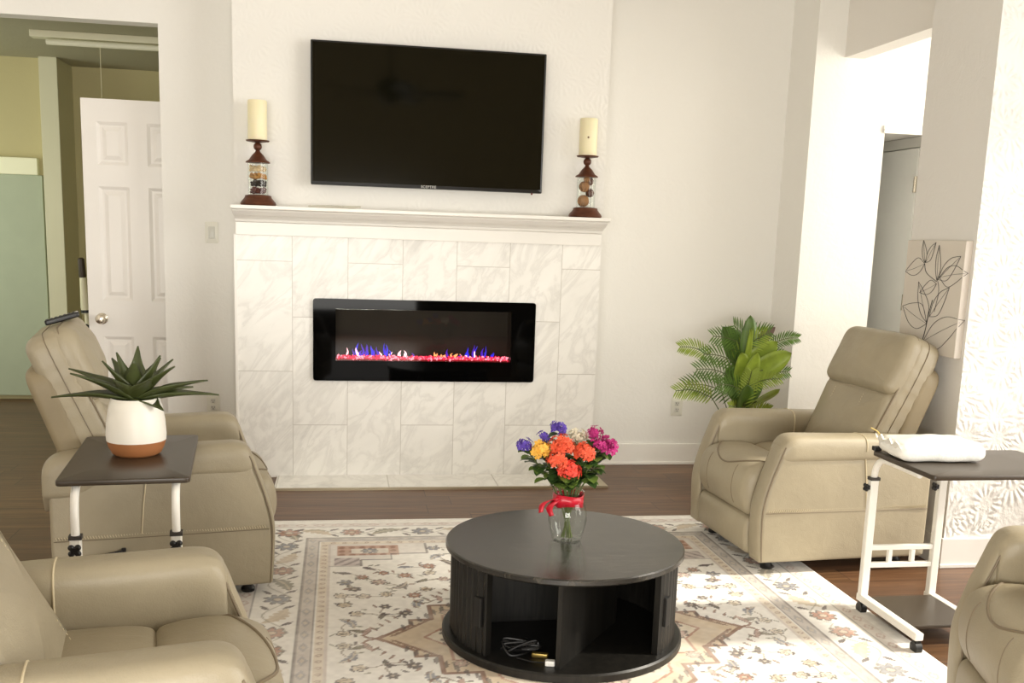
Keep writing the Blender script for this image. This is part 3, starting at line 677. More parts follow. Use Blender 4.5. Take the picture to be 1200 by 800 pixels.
# ------------------------------------------------------------------ recliner
def recliner():
    e = empty('recliner')
    X0 = .43
    P = lambda u, y, z: (X0-u, y, z)
    # base and feet
    MB().box(-.35, .36, -.27, .27, .045, .12).build('base_frame', M('black steel', (20, 19, 18), .5), e, smooth=False)
    for u in (.09, .72):
        for y in (-.27, .27): MB().lathe([(.0005, 0), (.026, 0), (.028, .012), (.020, .022), (.018, .05), (.0005, .05)], 16).build('foot', BLACKM, e, loc=(X0-u, y, .0))
    side = round_poly([(0, .052), (0, .31), (.085, .545), (.80, .53), (.80, .052)], [.015, .10, .04, .06, .02], 6); side = dense(side, .05)
    for s_ in (1, -1):
        sp = MB().pillow(side, .052, .016, .006, lambda a, b, c: P(a, s_*(.316)+c, b), 4, 4).build('side_panel', LEATHER, e)
        # whip stitching and seams
        mb = MB(); yo = s_*(.316+.0555)
        n = 78
        for i in range(n):
            u = .030+.75*i/(n-1); mb.tube([P(u-.0022, yo, .276), P(u+.0022, yo+s_*.0015, .286)], .0016, 5)
        mb.build('stitching', STITCH, sp)
        MB().tube([P(.015, yo, .271), P(.30, yo+s_*.002, .271), P(.60, yo+s_*.002, .271), P(.79, yo, .271)], .0018, 6).build('seam', PIPE, sp)
        MB().tube([P(.485, yo+s_*.003, .285), P(.475, yo+s_*.003, .40), P(.462, yo+s_*.001, .50)], .0025, 6).build('seam', STITCH, sp)
        # front panel of the arm
        fpth = catmull([(.012, .060), (.004, .18), (.004, .29), (.030, .40), (.062, .49), (.082, .545), (.102, .580)], 5)
        rings = []
        for i, (u, z) in enumerate(fpth):
            t_ = i/(len(fpth)-1); hw = .052-.004*sin(pi*t_); k_ = .6 if i in (0, len(fpth)-1) else 1
            rings.append([P(u-.014*k_*cos(a) if cos(a) > 0 else u+.02, s_*.312+hw*k_*math.copysign(abs(sin(a))**.6, sin(a)), z) for a in [2*pi*j/20 for j in range(20)]])
        fpn = MB().loft(rings).build('arm_front', LEATHER, e)
        for yy in (.366, .258):
            MB().tube([P(u+.001, s_*yy, z) for u, z in fpth[:-4]], .0034, 8).build('piping', PIPE, fpn)
        # padded arm top, wrapping over the outer edge and down to the seat inside
        us = [.070, .076, .086, .100, .120, .145, .18, .23, .30, .38, .46, .52, .56, .60, .65, .70, .74, .775, .802, .818, .824]
        zt = [.548, .566, .582, .594, .601, .604, .603, .602, .600, .599, .597, .596, .594, .593, .592, .590, .586, .578, .562, .540, .520]
        rings = []
        for u, z1 in zip(us, zt):
            k_ = min(1, .72+.28*math.sqrt(max(0, (u-.070)/.05))) if u < .12 else (1 if u < .78 else max(.75, 1-((u-.78)/.05)**2*.3))
            q_ = min(1, max(0, (u-.58)/.15)); zb = .497-.065*q_*q_*(3-2*q_); zi = .36 if u > .10 else .42
            hw = .066*k_; hh = min(.062, z1-zb-.004)
            ring = [(hw*1.0, zb), (hw*1.06, zb+.012)]
            for j in range(15):
                a = pi*j/14; gw = 1+(.022*sin(j*2.3) if u < .13 else 0)
                ring.append((hw*1.08*gw*math.copysign(abs(cos(a))**.62, cos(a)), z1-hh+hh*gw*abs(sin(a))**.72))
            ring += [(-hw*1.0, z1-hh-.03), (-hw*.96, zi+.03), (-hw*.80, zi), (0, zi), (hw*.70, zb-.01)]
            rings.append([P(u, s_*(.309+yy), zz) for yy, zz in ring])
        ap = MB().loft(rings).build('arm_pad', LEATHER, e, sub=1)
        zc, z1 = .50, .596
        MB().tube([P(.46, s_*(.309+yy*1.012), zz+.001) for yy, zz in [(.066*1.08*math.copysign(abs(cos(a))**.62, cos(a)), z1-.062+.062*abs(sin(a))**.72) for a in [pi*j/20 for j in range(21)]]+[(-.066, .47), (-.064, .40)]], .0026, 6).build('seam', STITCH, ap)
    # seat
    def bow(u, y): return u-(.035*(1-(y/.25)**2) if u < .16 else 0)
    ch = catmull([(.035, .225), (-.012, .28), (-.022, .36), (.004, .435), (.085, .468), (.20, .463), (.245, .43), (.24, .30), (.15, .222)], 5, True)
    cb_ = MB().pillow(ch, .252, .045, .0, lambda a, b, c: P(bow(a, c), c, b-.010*(abs(c)/.25)**3), 5, 4); chp = cb_.build('footrest_pad', LEATHER, e)
    bv = BVHTree.FromPolygons([Vector(v) for v in cb_.v], cb_.f)
    pp = []
    for i in range(25):
        y = -.236+.472*i/24; u = bow(.02+.075*(abs(y)/.236)**2.2, y); hit = bv.ray_cast(Vector(P(u, y, .8)), Vector((0, 0, -1)))
        if hit[0]: pp.append(hit[0]+Vector((0, 0, .001)))
    MB().tube(pp, .0042, 8).build('piping', PIPE, chp)
    for y in (-.13, .13):
        pp = []
        for i in range(12):
            z = .26+.17*i/11; hit = bv.ray_cast(Vector((X0+.5, y, z)), Vector((-1, 0, 0)))
            if hit[0]: pp.append(hit[0])
        MB().tube(pp, .0020, 6).build('seam', PIPE, chp)
    sc_ = catmull([(.245, .36), (.235, .42), (.27, .452), (.42, .458), (.60, .445), (.66, .40), (.62, .34), (.40, .33)], 5, True)
    MB().pillow(sc_, .252, .045, .0, lambda a, b, c: P(a, c, b+.006*(1-(c/.25)**2)), 5, 4).build('seat_cushion', LEATHER, e)
    fo_ = catmull([(.008, .062), (-.008, .11), (-.010, .17), (.004, .216), (.06, .220), (.07, .14), (.06, .062)], 5, True)
    MB().pillow(fo_, .250, .02, .0, lambda a, b, c: P(bow(a, c)*1, c, b), 4, 3).build('footrest_panel', LEATHER, e)
    MB().box(-.35, .20, -.25, .25, .12, .335).build('seat_box', LEATHD, e, smooth=False)
    # back
    PV, ph = (.54, .33), R(24)
    def back(w, v, t_, a=ph): return P(PV[0]+v*sin(a)-t_*cos(a), w, PV[1]+v*cos(a)+t_*sin(a))
    shell = dense(round_poly([(-.262, 0), (.262, 0), (.282, .615), (-.282, .615)], [.02, .02, .09, .09], 8), .05)
    MB().pillow(shell, .046, .025, .012, lambda a, b, c: back(a, b, -.088+c, R(20.5)), 5, 4).build('back_shell', LEATHD, e)
    cu = dense(round_poly([(-.245, .05), (.245, .05), (.268, .40), (.276, .55), (.268, .715), (-.268, .715), (-.276, .55), (-.268, .40)], [.03, .03, .2, .1, .12, .12, .1, .2], 8), .02)
    def gus(a, b, c):
        wv = (.0012*sin(b*170+a*5)+.0012*sin(b*93+1))*(1 if abs(a) > .2 else 0); return back(a*(1+wv/.27), b, .016+c)
    bc_ = MB().pillow(cu, .072, .040, .010, gus, 6, 4).build('back_cushion', LEATHER, e)
    MB().tube([back(a*.975, b-.010*(b-.4), .077) for a, b in cu], .0040, 8, closed=True).build('piping', PIPE, bc_)
    MB().tube([back(a*1.006, b, .022) for a, b in cu], .0020, 6, closed=True).build('seam', PIPE, bc_)
    hd = dense(round_poly([(-.266, .425), (.266, .425), (.274, .55), (.266, .712), (-.266, .712), (-.274, .55)], [.05, .05, .1, .118, .118, .1], 8), .02)
    def hm(a, b, c):
        d_ = (b-.57)/.15
        return back(a, b, .078+c+(.022*max(0, 1-d_*d_)*max(0, 1-(a/.26)**2) if c > 0 else 0)+(.002*sin(a*40+b*25) if c > 0 else 0))
    MB().pillow(hd, .050, .044, .012, hm, 7, 6).build('headrest', LEATHER, e)
    lb = dense(round_poly([(-.243, .06), (.243, .06), (.264, .44), (-.264, .44)], [.04, .04, .04, .04], 6), .03)
    lm = MB().pillow(lb, .045, .040, .032, lambda a, b, c: back(a, b, .058+c), 6, 5).build('lumbar_pad', LEATHER, e)
    for w in (-.115, .115):
        mb = MB()
        for i in range(24):
            v = .10+.29*i/23; mb.tube([back(w, v, .1235), back(w, v+.006, .1240)], .0011, 5)
        mb.build('stitching', STITCH, lm)
    return e
rec = recliner()
def put_rec(o_, Fx, Fy, hd, label, group='taupe leather recliners around the rug'):
    d_ = Vector((cos(hd), sin(hd))); o_.location = (Fx-.43*d_.x, Fy-.43*d_.y, 0); o_.rotation_euler = (0, 0, hd); tag(o_, label, 'recliner', group)
RL = rec
put_rec(rec, -.300, 4.14, R(10), 'taupe recliner left of the fireplace with a black remote on its back')
RR_ = copy_tree(rec); put_rec(RR_, 1.722, 4.245, R(184), 'taupe recliner facing left beside the leafy floor plant')
RN = copy_tree(rec); put_rec(RN, -.158, 2.200, R(10), 'taupe recliner nearest the camera, cut off at the lower left')
RC = copy_tree(rec); put_rec(RC, 1.72, 2.29, R(163), 'taupe recliner mostly out of view at the lower right corner')
for o_ in (RL, RR_, RN): o_.location.z = .0095
RC.location.z = .0095
def recline(o_, deg, dx=0):
    pv = Matrix.Translation((.43-.54, 0, .33)); sh = Matrix.Translation((dx, 0, 0))
    for c_ in o_.children:
        if c_.name.split('.')[0] in ('back_shell', 'back_cushion', 'headrest', 'lumbar_pad'): c_.matrix_basis = sh @ pv @ Matrix.Rotation(R(deg), 4, 'Y') @ pv.inverted()
recline(RN, -4, .06)
RL.scale.x = .96
# control cord plugged into the left recliner's side
cmat = M('black rubber', (14, 13, 13), .5)
MB().tube(catmull([(-.12, -.378, .225), (-.15, -.40, .228), (-.21, -.405, .215), (-.25, -.40, .16), (-.26, -.40, .03)], 6), .004, 8).build('control_cord', cmat, RL)
MB().box(-.128, -.112, -.386, -.368, .208, .236).build('cord_plug', cmat, RL, smooth=False, bevel=.003)

# remote on the left recliner
rm = tag(empty('remote_control', (0, 0, 0)), 'black remote control lying on top of the left recliner back', 'remote')
MB().pillow(round_poly([(-.062, -.022), (.062, -.022), (.062, .022), (-.062, .022)], .010, 4), .010, .005, .001, nr=3, nc=2).build('case', BLACKM, rm)
mb = MB()
for i in range(7):
    for j in (-1, 0, 1): mb.box(-.056+i*.016, -.048+i*.016, j*.012-.004, j*.012+.004, .0105, .0125)
mb.build('keypad', M('grey rubber keys', (70, 68, 64), .6), rm, smooth=False)
MB().box(.050, .060, -.016, .016, .0095, .0115).build('label_plate', M('silver plate', (180, 178, 170), .4), rm, smooth=False)
rm.location = (-1.035, 4.02, 1.037); rm.rotation_euler = (R(-2), R(-17), R(12))

# ------------------------------------------------------------------ coffee table
CX, CY = .775, 3.335
ct = tag(empty('coffee_table', (CX, CY, .0095)), 'black round drum coffee table with fluted sliding doors on the rug', 'table')
MB().lathe([(.0005, 0), (.420, 0), (.424, .004), (.424, .024), (.418, .030), (.0005, .030)], 96).build('base', BODYM, ct)
MB().lathe([(.0005, .318), (.412, .318), (.417, .323), (.417, .337), (.413, .341), (.0005, .341)], 96).build('tabletop', TOPM, ct)
def fluted(a0, a1, name, hnd):
    mb = MB(); n = int((a1-a0)/1.1); rings = []
    def rad(a): return .392+.006*abs(sin(a*pi/4.4))
    for r_off, zz in ((0, .030), (0, .318), (-.014, .318), (-.014, .030)):
        rings.append([((rad(a0+(a1-a0)*i/n)+r_off if r_off == 0 else .385+r_off)*cos(R(a0+(a1-a0)*i/n)), (rad(a0+(a1-a0)*i/n) if r_off == 0 else .371)*sin(R(a0+(a1-a0)*i/n)), zz) for i in range(n+1)])
    mb.loft(rings+[rings[0]], closed=False, cap=False)
    for i in (0, n): mb.add([r_[i] for r_ in rings], [(0, 1, 2, 3)])
    d_ = mb.build(name, BODYM, ct, ang=25)
    c_, s_ = cos(R(hnd)), sin(R(hnd))
    def hp(rd, tg, z): return (rd*c_-tg*s_, rd*s_+tg*c_, z)
    hb = MB()
    vs = [hp(r_, t_, z) for z in (.125, .225) for r_, t_ in ((.390, -.015), (.408, -.015), (.408, .015), (.390, .015))]
    hb.add(vs, [(0, 3, 2, 1), (4, 5, 6, 7), (0, 1, 5, 4), (1, 2, 6, 5), (2, 3, 7, 6), (3, 0, 4, 7)])
    hb.build('handle', BLACKM, d_, smooth=False, bevel=.002)
fluted(108, 219, 'sliding_door', 214.5)
fluted(312, 423, 'sliding_door', 317)
mb = MB(); n = 40
pts = [R(60+52*i/n) for i in range(n+1)]
rings = [[(r_*cos(a), r_*sin(a), z) for a in pts] for r_, z in ((.375, .03), (.375, .318), (.365, .318), (.365, .03))]
mb.loft(rings+[rings[0]], closed=False, cap=False); mb.build('back_panel', BODYM, ct)
def panel(x0, y0, x1, y1, th, name):
    d_ = Vector((x1-x0, y1-y0)).normalized(); nx_, ny_ = -d_.y*th/2, d_.x*th/2
    mb = MB(); vs = [(x+s_*nx_, y+s_*ny_, z) for z in (.03, .318) for x, y, s_ in ((x0, y0, 1), (x1, y1, 1), (x1, y1, -1), (x0, y0, -1))]
    mb.add(vs, [(0, 3, 2, 1), (4, 5, 6, 7), (0, 1, 5, 4), (1, 2, 6, 5), (2, 3, 7, 6), (3, 0, 4, 7)]); mb.build(name, BODYM, ct, smooth=False)
panel(-.092, -.372, .20, .02, .016, 'divider'); panel(.20, .02, .06, .36, .016, 'divider'); panel(-.30, .05, .12, .06, .016, 'divider')

# clutter in the left opening
mb = MB(); q = random.Random(9)
for k_ in range(4):
    p = [(q.uniform(-.07, .07), q.uniform(-.035, .035), q.uniform(.006, .055)) for _ in range(9)]; mb.tube(catmull(p, 6, True), .004, 6, closed=True)
o = mb.build('cord_tangle', cmat, loc=(.585, 3.105, .0395)); tag(o, 'tangled dark cords in the left opening of the coffee table', 'cord')
mb = MB().pillow(round_poly([(-.028, -.010), (.028, -.010), (.028, .010), (-.028, .010)], .006, 3), .008, .003, 0, lambda a, b, c: (a, b, .008+c), 2, 2)
o = mb.build('gold_clip', M('dull brass', (150, 128, 70), .35, metal=.8), loc=(.645, 3.06, .0395), rot=(0, 0, R(-20))); tag(o, 'dull gold clip beside the tangled cords inside the coffee table', 'clip')
pg = tag(empty('white_plug', (.665, 2.995, .0395), R(-15)), 'small white plug at the front of the coffee table left opening', 'plug')
MB().pillow(round_poly([(-.016, -.011), (.016, -.011), (.016, .011), (-.016, .011)], .005, 3), .009, .003, 0, lambda a, b, c: (a, b, .009+c), 2, 2).build('plug_body', M('white plastic', (236, 234, 228), .4), pg)
MB().tube([(-.016, 0, .008), (-.06, .005, .006), (-.11, .03, .005)], .003, 6).build('plug_cord', cmat, pg)

# ------------------------------------------------------------------ vase and flowers
ZV = .0095+.341
vs = tag(empty('glass_vase', (.782, 3.337, ZV)), 'clear glass vase with a red ribbon on the black round table', 'vase')
pr = [(.0005, 0), (.046, 0), (.050, .004), (.060, .035), (.068, .075), (.067, .105), (.058, .135), (.050, .150), (.048, .160), (.056, .180), (.0545, .180), (.0455, .160), (.0475, .150), (.0555, .134), (.0645, .105), (.0655, .075), (.0575, .036), (.047, .010), (.0005, .008)]
MB().lathe(pr, 48).build('glass', GLASS, vs)
RED = M('red satin', (196, 28, 48), .35, spec=.5)
mb = MB(); n = 40; rings = []
for i in range(n+1):
    a = 2*pi*i/n; rings.append([((.0535+.003*sin(a*7))*cos(a)*(1.14 if False else 1), (.0535+.003*sin(a*7))*sin(a), .131+.004*sin(a*3)), ((.0545+.002*sin(a*5+1))*cos(a), (.0545+.002*sin(a*5+1))*sin(a), .170+.003*sin(a*2))])
mb.loft(rings, closed=False, cap=False)
rb = mb.build('ribbon', RED, vs); so_ = rb.modifiers.new('s', 'SOLIDIFY'); so_.thickness = .0015
mb = MB()
for tail in (catmull([(-.045, -.032, .160), (-.062, -.045, .150), (-.076, -.046, .128), (-.068, -.052, .104)], 5), catmull([(-.045, -.032, .156), (-.075, -.036, .156), (-.098, -.032, .138), (-.104, -.036, .112)], 5)):
    rg = []
    for i, p in enumerate(tail):
        t_ = i/(len(tail)-1); w_ = .016+.006*sin(t_*5); rg.append([(p[0]+w_*.7, p[1]-w_*.35, p[2]+w_*.3), (p[0]-w_*.7, p[1]+w_*.35, p[2]-w_*.3)])
    mb.loft(rg, closed=False, cap=False)
mb.sphere((-.047, -.034, .155), .012, 10, 8, (1, .8, 1.1))
o = mb.build('ribbon_bow', RED, rb); o.modifiers.new('s', 'SOLIDIFY').thickness = .0015

STEM = M('green stem', (86, 96, 48), .6, vary=.1)
LEAFD = M('dark green leaf', (58, 84, 38), .45, vary=.25, vscale=40)
LEAFL = M('light green leaf', (112, 136, 60), .45, vary=.2, vscale=40)
def leaf_mesh(mb, base, dirv, L, w, droop=0, fold=.25, n=7, up=Vector((0, 0, 1)), prof=None, tip=1.0):
    p = Vector(base); d_ = Vector(dirv).normalized(); rows = []
    for i in range(n+1):
        t_ = i/n
        side = d_.cross(up); side = side.normalized() if side.length > 1e-4 else Vector((1, 0, 0)); nn = side.cross(d_).normalized()
        ww = w*(prof(t_) if prof else sin(pi*min(1, t_*.96+.04))**.8)
        rows.append([p+side*ww+nn*fold*ww, p+side*ww*.5+nn*fold*ww*.4, p.copy(), p-side*ww*.5+nn*fold*ww*.4, p-side*ww+nn*fold*ww])
        p = p+d_*(L/n); d_ = (d_+Vector((0, 0, -droop/n))).normalized()
    mb.loft(rows, closed=False, cap=False)
def floret_cluster(mb, c, r, n, ps, q, npet=5, sph=True):
    for i in range(n):
        a, z = q.uniform(0, 2*pi), q.uniform(-.35, 1); s_ = math.sqrt(1-z*z) if abs(z) < 1 else 0
        nd = Vector((s_*cos(a), s_*sin(a), z)); p = Vector(c)+nd*r*q.uniform(.55, 1.15)
        u_ = nd.orthogonal().normalized(); v_ = nd.cross(u_)
        for k_ in range(npet):
            b = 2*pi*k_/npet+q.random(); e1 = u_*cos(b)+v_*sin(b); e2 = nd.cross(e1)
            mb.add([p, p+e1*ps*.55+e2*ps*.32+nd*ps*.15, p+e1*ps+nd*ps*.05, p+e1*ps*.55-e2*ps*.32+nd*ps*.15], [(0, 1, 2, 3)])
        mb.tube([Vector(c)+nd*r*.2, p], .0012, 4)
def bouquet(label, col, c, r, n, ps, foot, leaves, cat='flower', npet=5):
    leaves = int(leaves*2.6); ps *= 1.3; r *= 1.12
    q = random.Random(hash(label) % 1000 if False else len(label)*7+int(c[0]*1000))
    e = tag(empty('flower', (.782, 3.337, ZV+.010)), label, cat, 'flowers in the glass vase')
    b = Vector(c); ft = Vector(foot); nk = Vector((b.x*.28, b.y*.28, .165))
    MB().tube(catmull([ft, nk, b], 6), .0027, 6).build('stem', STEM, e)
    mb = MB(); floret_cluster(mb, b, r, n, ps, q, npet); mb.sphere(b, r*.35, 8, 6); mb.build('bloom', M(label.split(' ')[0]+' petals', col, .6, vary=.15, vscale=60), e, smooth=False)
    for k_ in range(leaves):
        t_ = q.uniform(.22, .93); p = nk.lerp(b, t_); a = q.uniform(0, 2*pi); dv = Vector((cos(a), sin(a), q.uniform(-.1, .6)))
        mb = MB(); leaf_mesh(mb, p, dv, q.uniform(.036, .056), q.uniform(.015, .024), .7, .3, 5); mb.build('leaf', LEAFD if q.random() < .65 else LEAFL, e)
ORG, MAG, PUR, YEL, WHI = (232, 92, 58), (186, 40, 120), (92, 66, 168), (240, 184, 74), (238, 230, 204)
bouquet('purple flower spike at the far left of the vase bouquet', PUR, (-.165, -.01, .330), .024, 16, .013, (.01, .006, .004), 8)
bouquet('purple flower at the top of the vase bouquet', PUR, (-.038, .02, .385), .026, 16, .013, (-.006, .01, .006), 7)
bouquet('purple flower between the yellow and top purple blooms', PUR, (-.09, .03, .350), .020, 12, .011, (.008, .012, .006), 7)
bouquet('yellow chrysanthemum bloom on the left of the vase bouquet', YEL, (-.110, -.03, .318), .034, 40, .014, (.016, -.006, .004), 9, npet=6)
bouquet('orange bloom at the centre top of the vase bouquet', ORG, (-.040, -.04, .330), .038, 42, .015, (-.002, -.012, .004), 9, npet=6)
bouquet('coral orange bloom lowest at the front of the vase bouquet', (236, 78, 62), (-.018, -.075, .255), .032, 38, .014, (.004, -.018, .004), 8, npet=6)
bouquet('orange bloom left of the lowest coral bloom', ORG, (-.062, -.07, .288), .030, 34, .014, (.012, -.016, .004), 8, npet=6)
bouquet('orange bloom right of the centre in the vase bouquet', (238, 104, 70), (.038, -.05, .312), .030, 34, .014, (-.014, -.012, .004), 9, npet=6)
bouquet('white flower behind the orange blooms in the bouquet', WHI, (.035, .05, .345), .030, 20, .013, (-.008, .014, .004), 8)
bouquet('magenta flower upper right in the vase bouquet', MAG, (.085, .0, .368), .024, 18, .013, (-.016, .004, .004), 9)
bouquet('magenta flower at the far right of the vase bouquet', (200, 60, 140), (.130, -.01, .325), .032, 26, .014, (-.020, 0, .004), 11)
bouquet('magenta flower below the upper magenta one in the bouquet', MAG, (.095, -.03, .330), .022, 16, .012, (-.018, -.006, .004), 9)

# ------------------------------------------------------------------ rolling C tables
def c_table(top, zc, kn):
    """local: legs along X at y=0, top extends to +y; (x0,x1,y0,y1) of the top"""
    x0, x1, y0, y1 = top; HT = .645; zk = zc-.032
    e = empty('overbed_table'); lx = (0, .285)
    MB().pillow(round_poly([(x0, y0), (x1, y0), (x1, y1), (x0, y1)], .018, 5), .009, .004, 0, lambda a, b, c: (a, b, HT-.009+c), 3, 2).build('tabletop', DARKTOP, e)
    for x in lx:
        lg = MB(); lg.box(x-.016, x+.016, -.013, .013, .075, zc)
        l_ = lg.build('leg', WHITEM, e, smooth=False, bevel=.004)
        MB().tube(catmull([(x, 0, zc-.01), (x, 0, max(.53, zc+.01)), (x, .012, .585), (x, .045, .615), (x, .10, .622), (x, .30, .622)], 6), .0125, 12).build('upper_tube', WHITEM, l_)
        MB().box(x-.0185, x+.0185, -.0155, .0155, zc-.004, zc+.008).build('collar', M('dark collar', (60, 56, 52), .5), l_, smooth=False)
        kb = MB()
        for k_ in range(4):
            a = pi/4+k_*pi/2; (kb.sphere((x+.013*cos(a), -.028, zk+.013*sin(a)), .0095, 10, 8, (1, .7, 1)) if kn else kb.sphere((x+.030, .010*cos(a), zk+.010*sin(a)), .008, 10, 8, (.8, 1, 1)))
        kb.box(x-.009, x+.009, -.034, -.013, zk-.009, zk+.009) if kn else kb.box(x+.014, x+.032, -.008, .008, zk-.008, zk+.008)
        kb.build('knob', BLACKM, l_)
        ft = MB(); ft.box(x-.016, x+.016, -.02, .40, .050, .078); ft.build('foot_bar', WHITEM, e, smooth=False, bevel=.004)
        for yy in (.0, .385):
            c_ = MB(); c_.tube([(x-.012, yy, .022), (x+.012, yy, .022)], .022, 18); c_.box(x-.009, x+.009, yy-.012, yy+.012, .030, .051)
            c_.build('caster', BLACKM, e, ang=30)
    for z in (.195, .265): MB().box(lx[0]+.015, lx[1]-.015, -.010, .010, z-.010, z+.010).build('crossbar', WHITEM, e, smooth=False, bevel=.003)
    for x in (.095, .19): MB().box(x-.009, x+.009, -.008, .008, .204, .256).build('crossbar', WHITEM, e, smooth=False, bevel=.003)
    MB().box(lx[0]+.016, lx[1]-.016, .03, .33, .066, .078).build('lower_shelf', DARKTOP, e, smooth=False, bevel=.002)
    return e
tl = c_table((-.052, .328, .005, .67), .472, True); tl.location = (-.778, 3.06, 0); tl.rotation_euler = (0, 0, R(5.5)); tag(tl, 'dark topped white C table holding the potted agave over the recliner arm', 'table', 'white framed C shaped side tables')
tr = c_table((-.30, .300, -.005, .405), .535, False); tr.location = (2.278, 3.452, 0); tr.rotation_euler = (0, 0, pi); tag(tr, 'dark topped white rolling C table with a white packet by the right wall', 'table', 'white framed C shaped side tables')
tl.location.z = .0
MB().box(.270, .300, -.012, .012, .645, .662).build('edge_clip', BLACKM, tr, smooth=False, bevel=.003)

# agave in its pot
pot = tag(empty('potted_agave', (-.668, 3.43, .645)), 'green agave in a white and terracotta pot on the left side table', 'plant')
MB().lathe([(.0005, 0), (.070, 0), (.082, .008), (.0935, .030), (.0995, .052)], 48).build('pot_base', M('terracotta glaze', (166, 108, 64), .6, vary=.06), pot)
mb = MB(); n = 48; rings = []
for r_, z in ((.0995, .052), (.101, .07), (.098, .12), (.090, .165), (.082, .195), (.078, .198), (.075, .190), (.080, .15), (.0005, .148)):
    rings.append([(r_*cos(2*pi*k_/n), r_*sin(2*pi*k_/n), z) for k_ in range(n)])
mb.loft(rings); mb.build('pot', M('cream ceramic', (243, 238, 226), .4), pot)
MB().lathe([(.0005, .176), (.040, .178), (.076, .172), (.076, .160), (.0005, .160)], 30).build('soil', M('dark soil', (60, 42, 28), .95, bump=.6, bscale=90), pot)
AG = newmat('agave leaf', (66, 74, 36), .42, vary=.25, vscale=18)[0]
q = random.Random(4)
ag = [(8, 5, .27), (176, 3, .27), (-12, 20, .26), (160, 24, .26), (30, 12, .20), (200, 30, .22), (-35, 40, .22), (130, 46, .23), (60, 50, .22), (250, 40, .15), (300, 35, .18), (90, 70, .23), (215, 58, .21), (340, 60, .22), (20, 52, .22), (145, 66, .21), (280, 72, .19), (320, -5, .13)]
for az, el, L in ag:
    a, e_ = R(az), R(el); dv = Vector((cos(a)*cos(e_), sin(a)*cos(e_), sin(e_)))
    mb = MB(); b = Vector((.014*cos(a), .014*sin(a), .183))
    leaf_mesh(mb, b, dv+Vector((0, 0, .15)), L*(.84 if el > 44 else 1), .046, .35 if el < 60 else .05, .45, 9, prof=lambda t_: (.55+.45*sin(pi*min(1, t_*1.25+.10)))*(1-t_**2.2)+.004)
    o_ = mb.build('leaf', AG, pot); o_.modifiers.new('s', 'SOLIDIFY').thickness = .005

pot.scale = (.94, .94, .96)
# white packet on the right table
def pk(a, b, c):
    w_ = .0018*sin(a*45+b*30)+.0015*sin(b*60-a*30); return (a, b, max(.001, .036+c*(1-.25*(abs(a)/.17)**3)+w_))
mb = MB().pillow(dense(round_poly([(-.165, -.10), (.165, -.10), (.165, .10), (-.165, .10)], .035, 5), .025), .036, .03, .008, pk, 5, 5)
pc = tag(empty('wrapped_packet', (2.135, 3.325, .646), R(-3)), 'white plastic wrapped packet lying on the right side table', 'packet')
mb.build('wrapper', M('milky white plastic', (240, 238, 230), .3, bump=.25, bscale=22, bdist=.02), pc)
mb = MB(); rg = []
for i in range(9):
    y = -.085+.17*i/8; rg.append([(-.150, y, .030+.004*sin(i*2)), (-.178, y*1.06, .052+.010*sin(i*2.4)+.015), (-.172, y*1.05, .056+.010*sin(i*2.4)+.012)])
mb.loft(rg, closed=False, cap=False); mb.build('crimped_end', M('milky white plastic'), pc).modifiers.new('s', 'SOLIDIFY').thickness = .002
MB().tube([(-.165, .05, .06), (-.185, .055, .085), (-.21, .06, .098)], .0022, 6).build('twist_tie', M('straw tie', (196, 170, 96), .7), pc)

# ------------------------------------------------------------------ canvas print on the wall end
cv = tag(empty('canvas_print', (XR, 4.21, 1.188)), 'pale canvas with black line drawing of leaves on the wall end', 'picture')
CW, CHh, CT = .228, .252, .034
MB().box(-CT, 0, -CW, CW, -CHh, CHh).build('canvas', M('cream canvas', (214, 206, 194), .85, bump=.2, bscale=400), cv, smooth=False, bevel=.003)
INKM = M('black ink line', (38, 34, 32), .8)
# drawing coordinates: s to the right as seen from the room (towards -y), v up, both -1..1
def dp(s_, v): return (-CT-.0012, -s_*CW, v*CHh)
def ink(pts, parent, r=.0011):
    w_ = []
    for s_, v in catmull(pts, 6):
        if s_ <= 1: w_.append(dp(s_, v))
        else: w_.append((-CT+(s_-1)*CW, -CW-.0012, v*CHh))
    MB().tube(w_, r, 5).build('ink_line', INKM, parent)
def inkleaf(b, tip, wd):
    b, tip = Vector(b), Vector(tip); d_ = tip-b; n_ = Vector((-d_.y, d_.x))*wd
    ink([b, b+d_*.3+n_*.8, b+d_*.65+n_*.8, tip], cv); ink([b, b+d_*.3-n_, b+d_*.65-n_*.7, tip], cv); ink([b, b+d_*.5+n_*.06, b+d_*.92], cv, .0007)
ink([(-.18, -1), (-.05, -.62), (.02, -.3), (.1, -.05)], cv, .0018); ink([(.2, -.25), (.28, .1), (.2, .32)], cv)
ink([(-.30, .58), (-.2, .42), (.18, .28)], cv, .0014)
for b, tip, wd in (((-.02, -.48), (-.95, -.22), .26), ((-.02, -.46), (-.45, .25), .20), ((.05, -.35), (.62, .20), .20), ((-.08, -.80), (1.14, -.34), .20),
                   ((-.30, .58), (-.98, .42), .22), ((-.30, .60), (-.42, 1.0), .2), ((-.28, .6), (.02, .96), .2),
                   ((.18, .30), (.14, .92), .15), ((.22, .32), (.88, .74), .2), ((.26, .36), (1.1, .46), .22), ((.18, .24), (-.38, .06), .2), ((.02, -.9), (-.35, -.8), .2)):
    inkleaf(b, tip, wd)

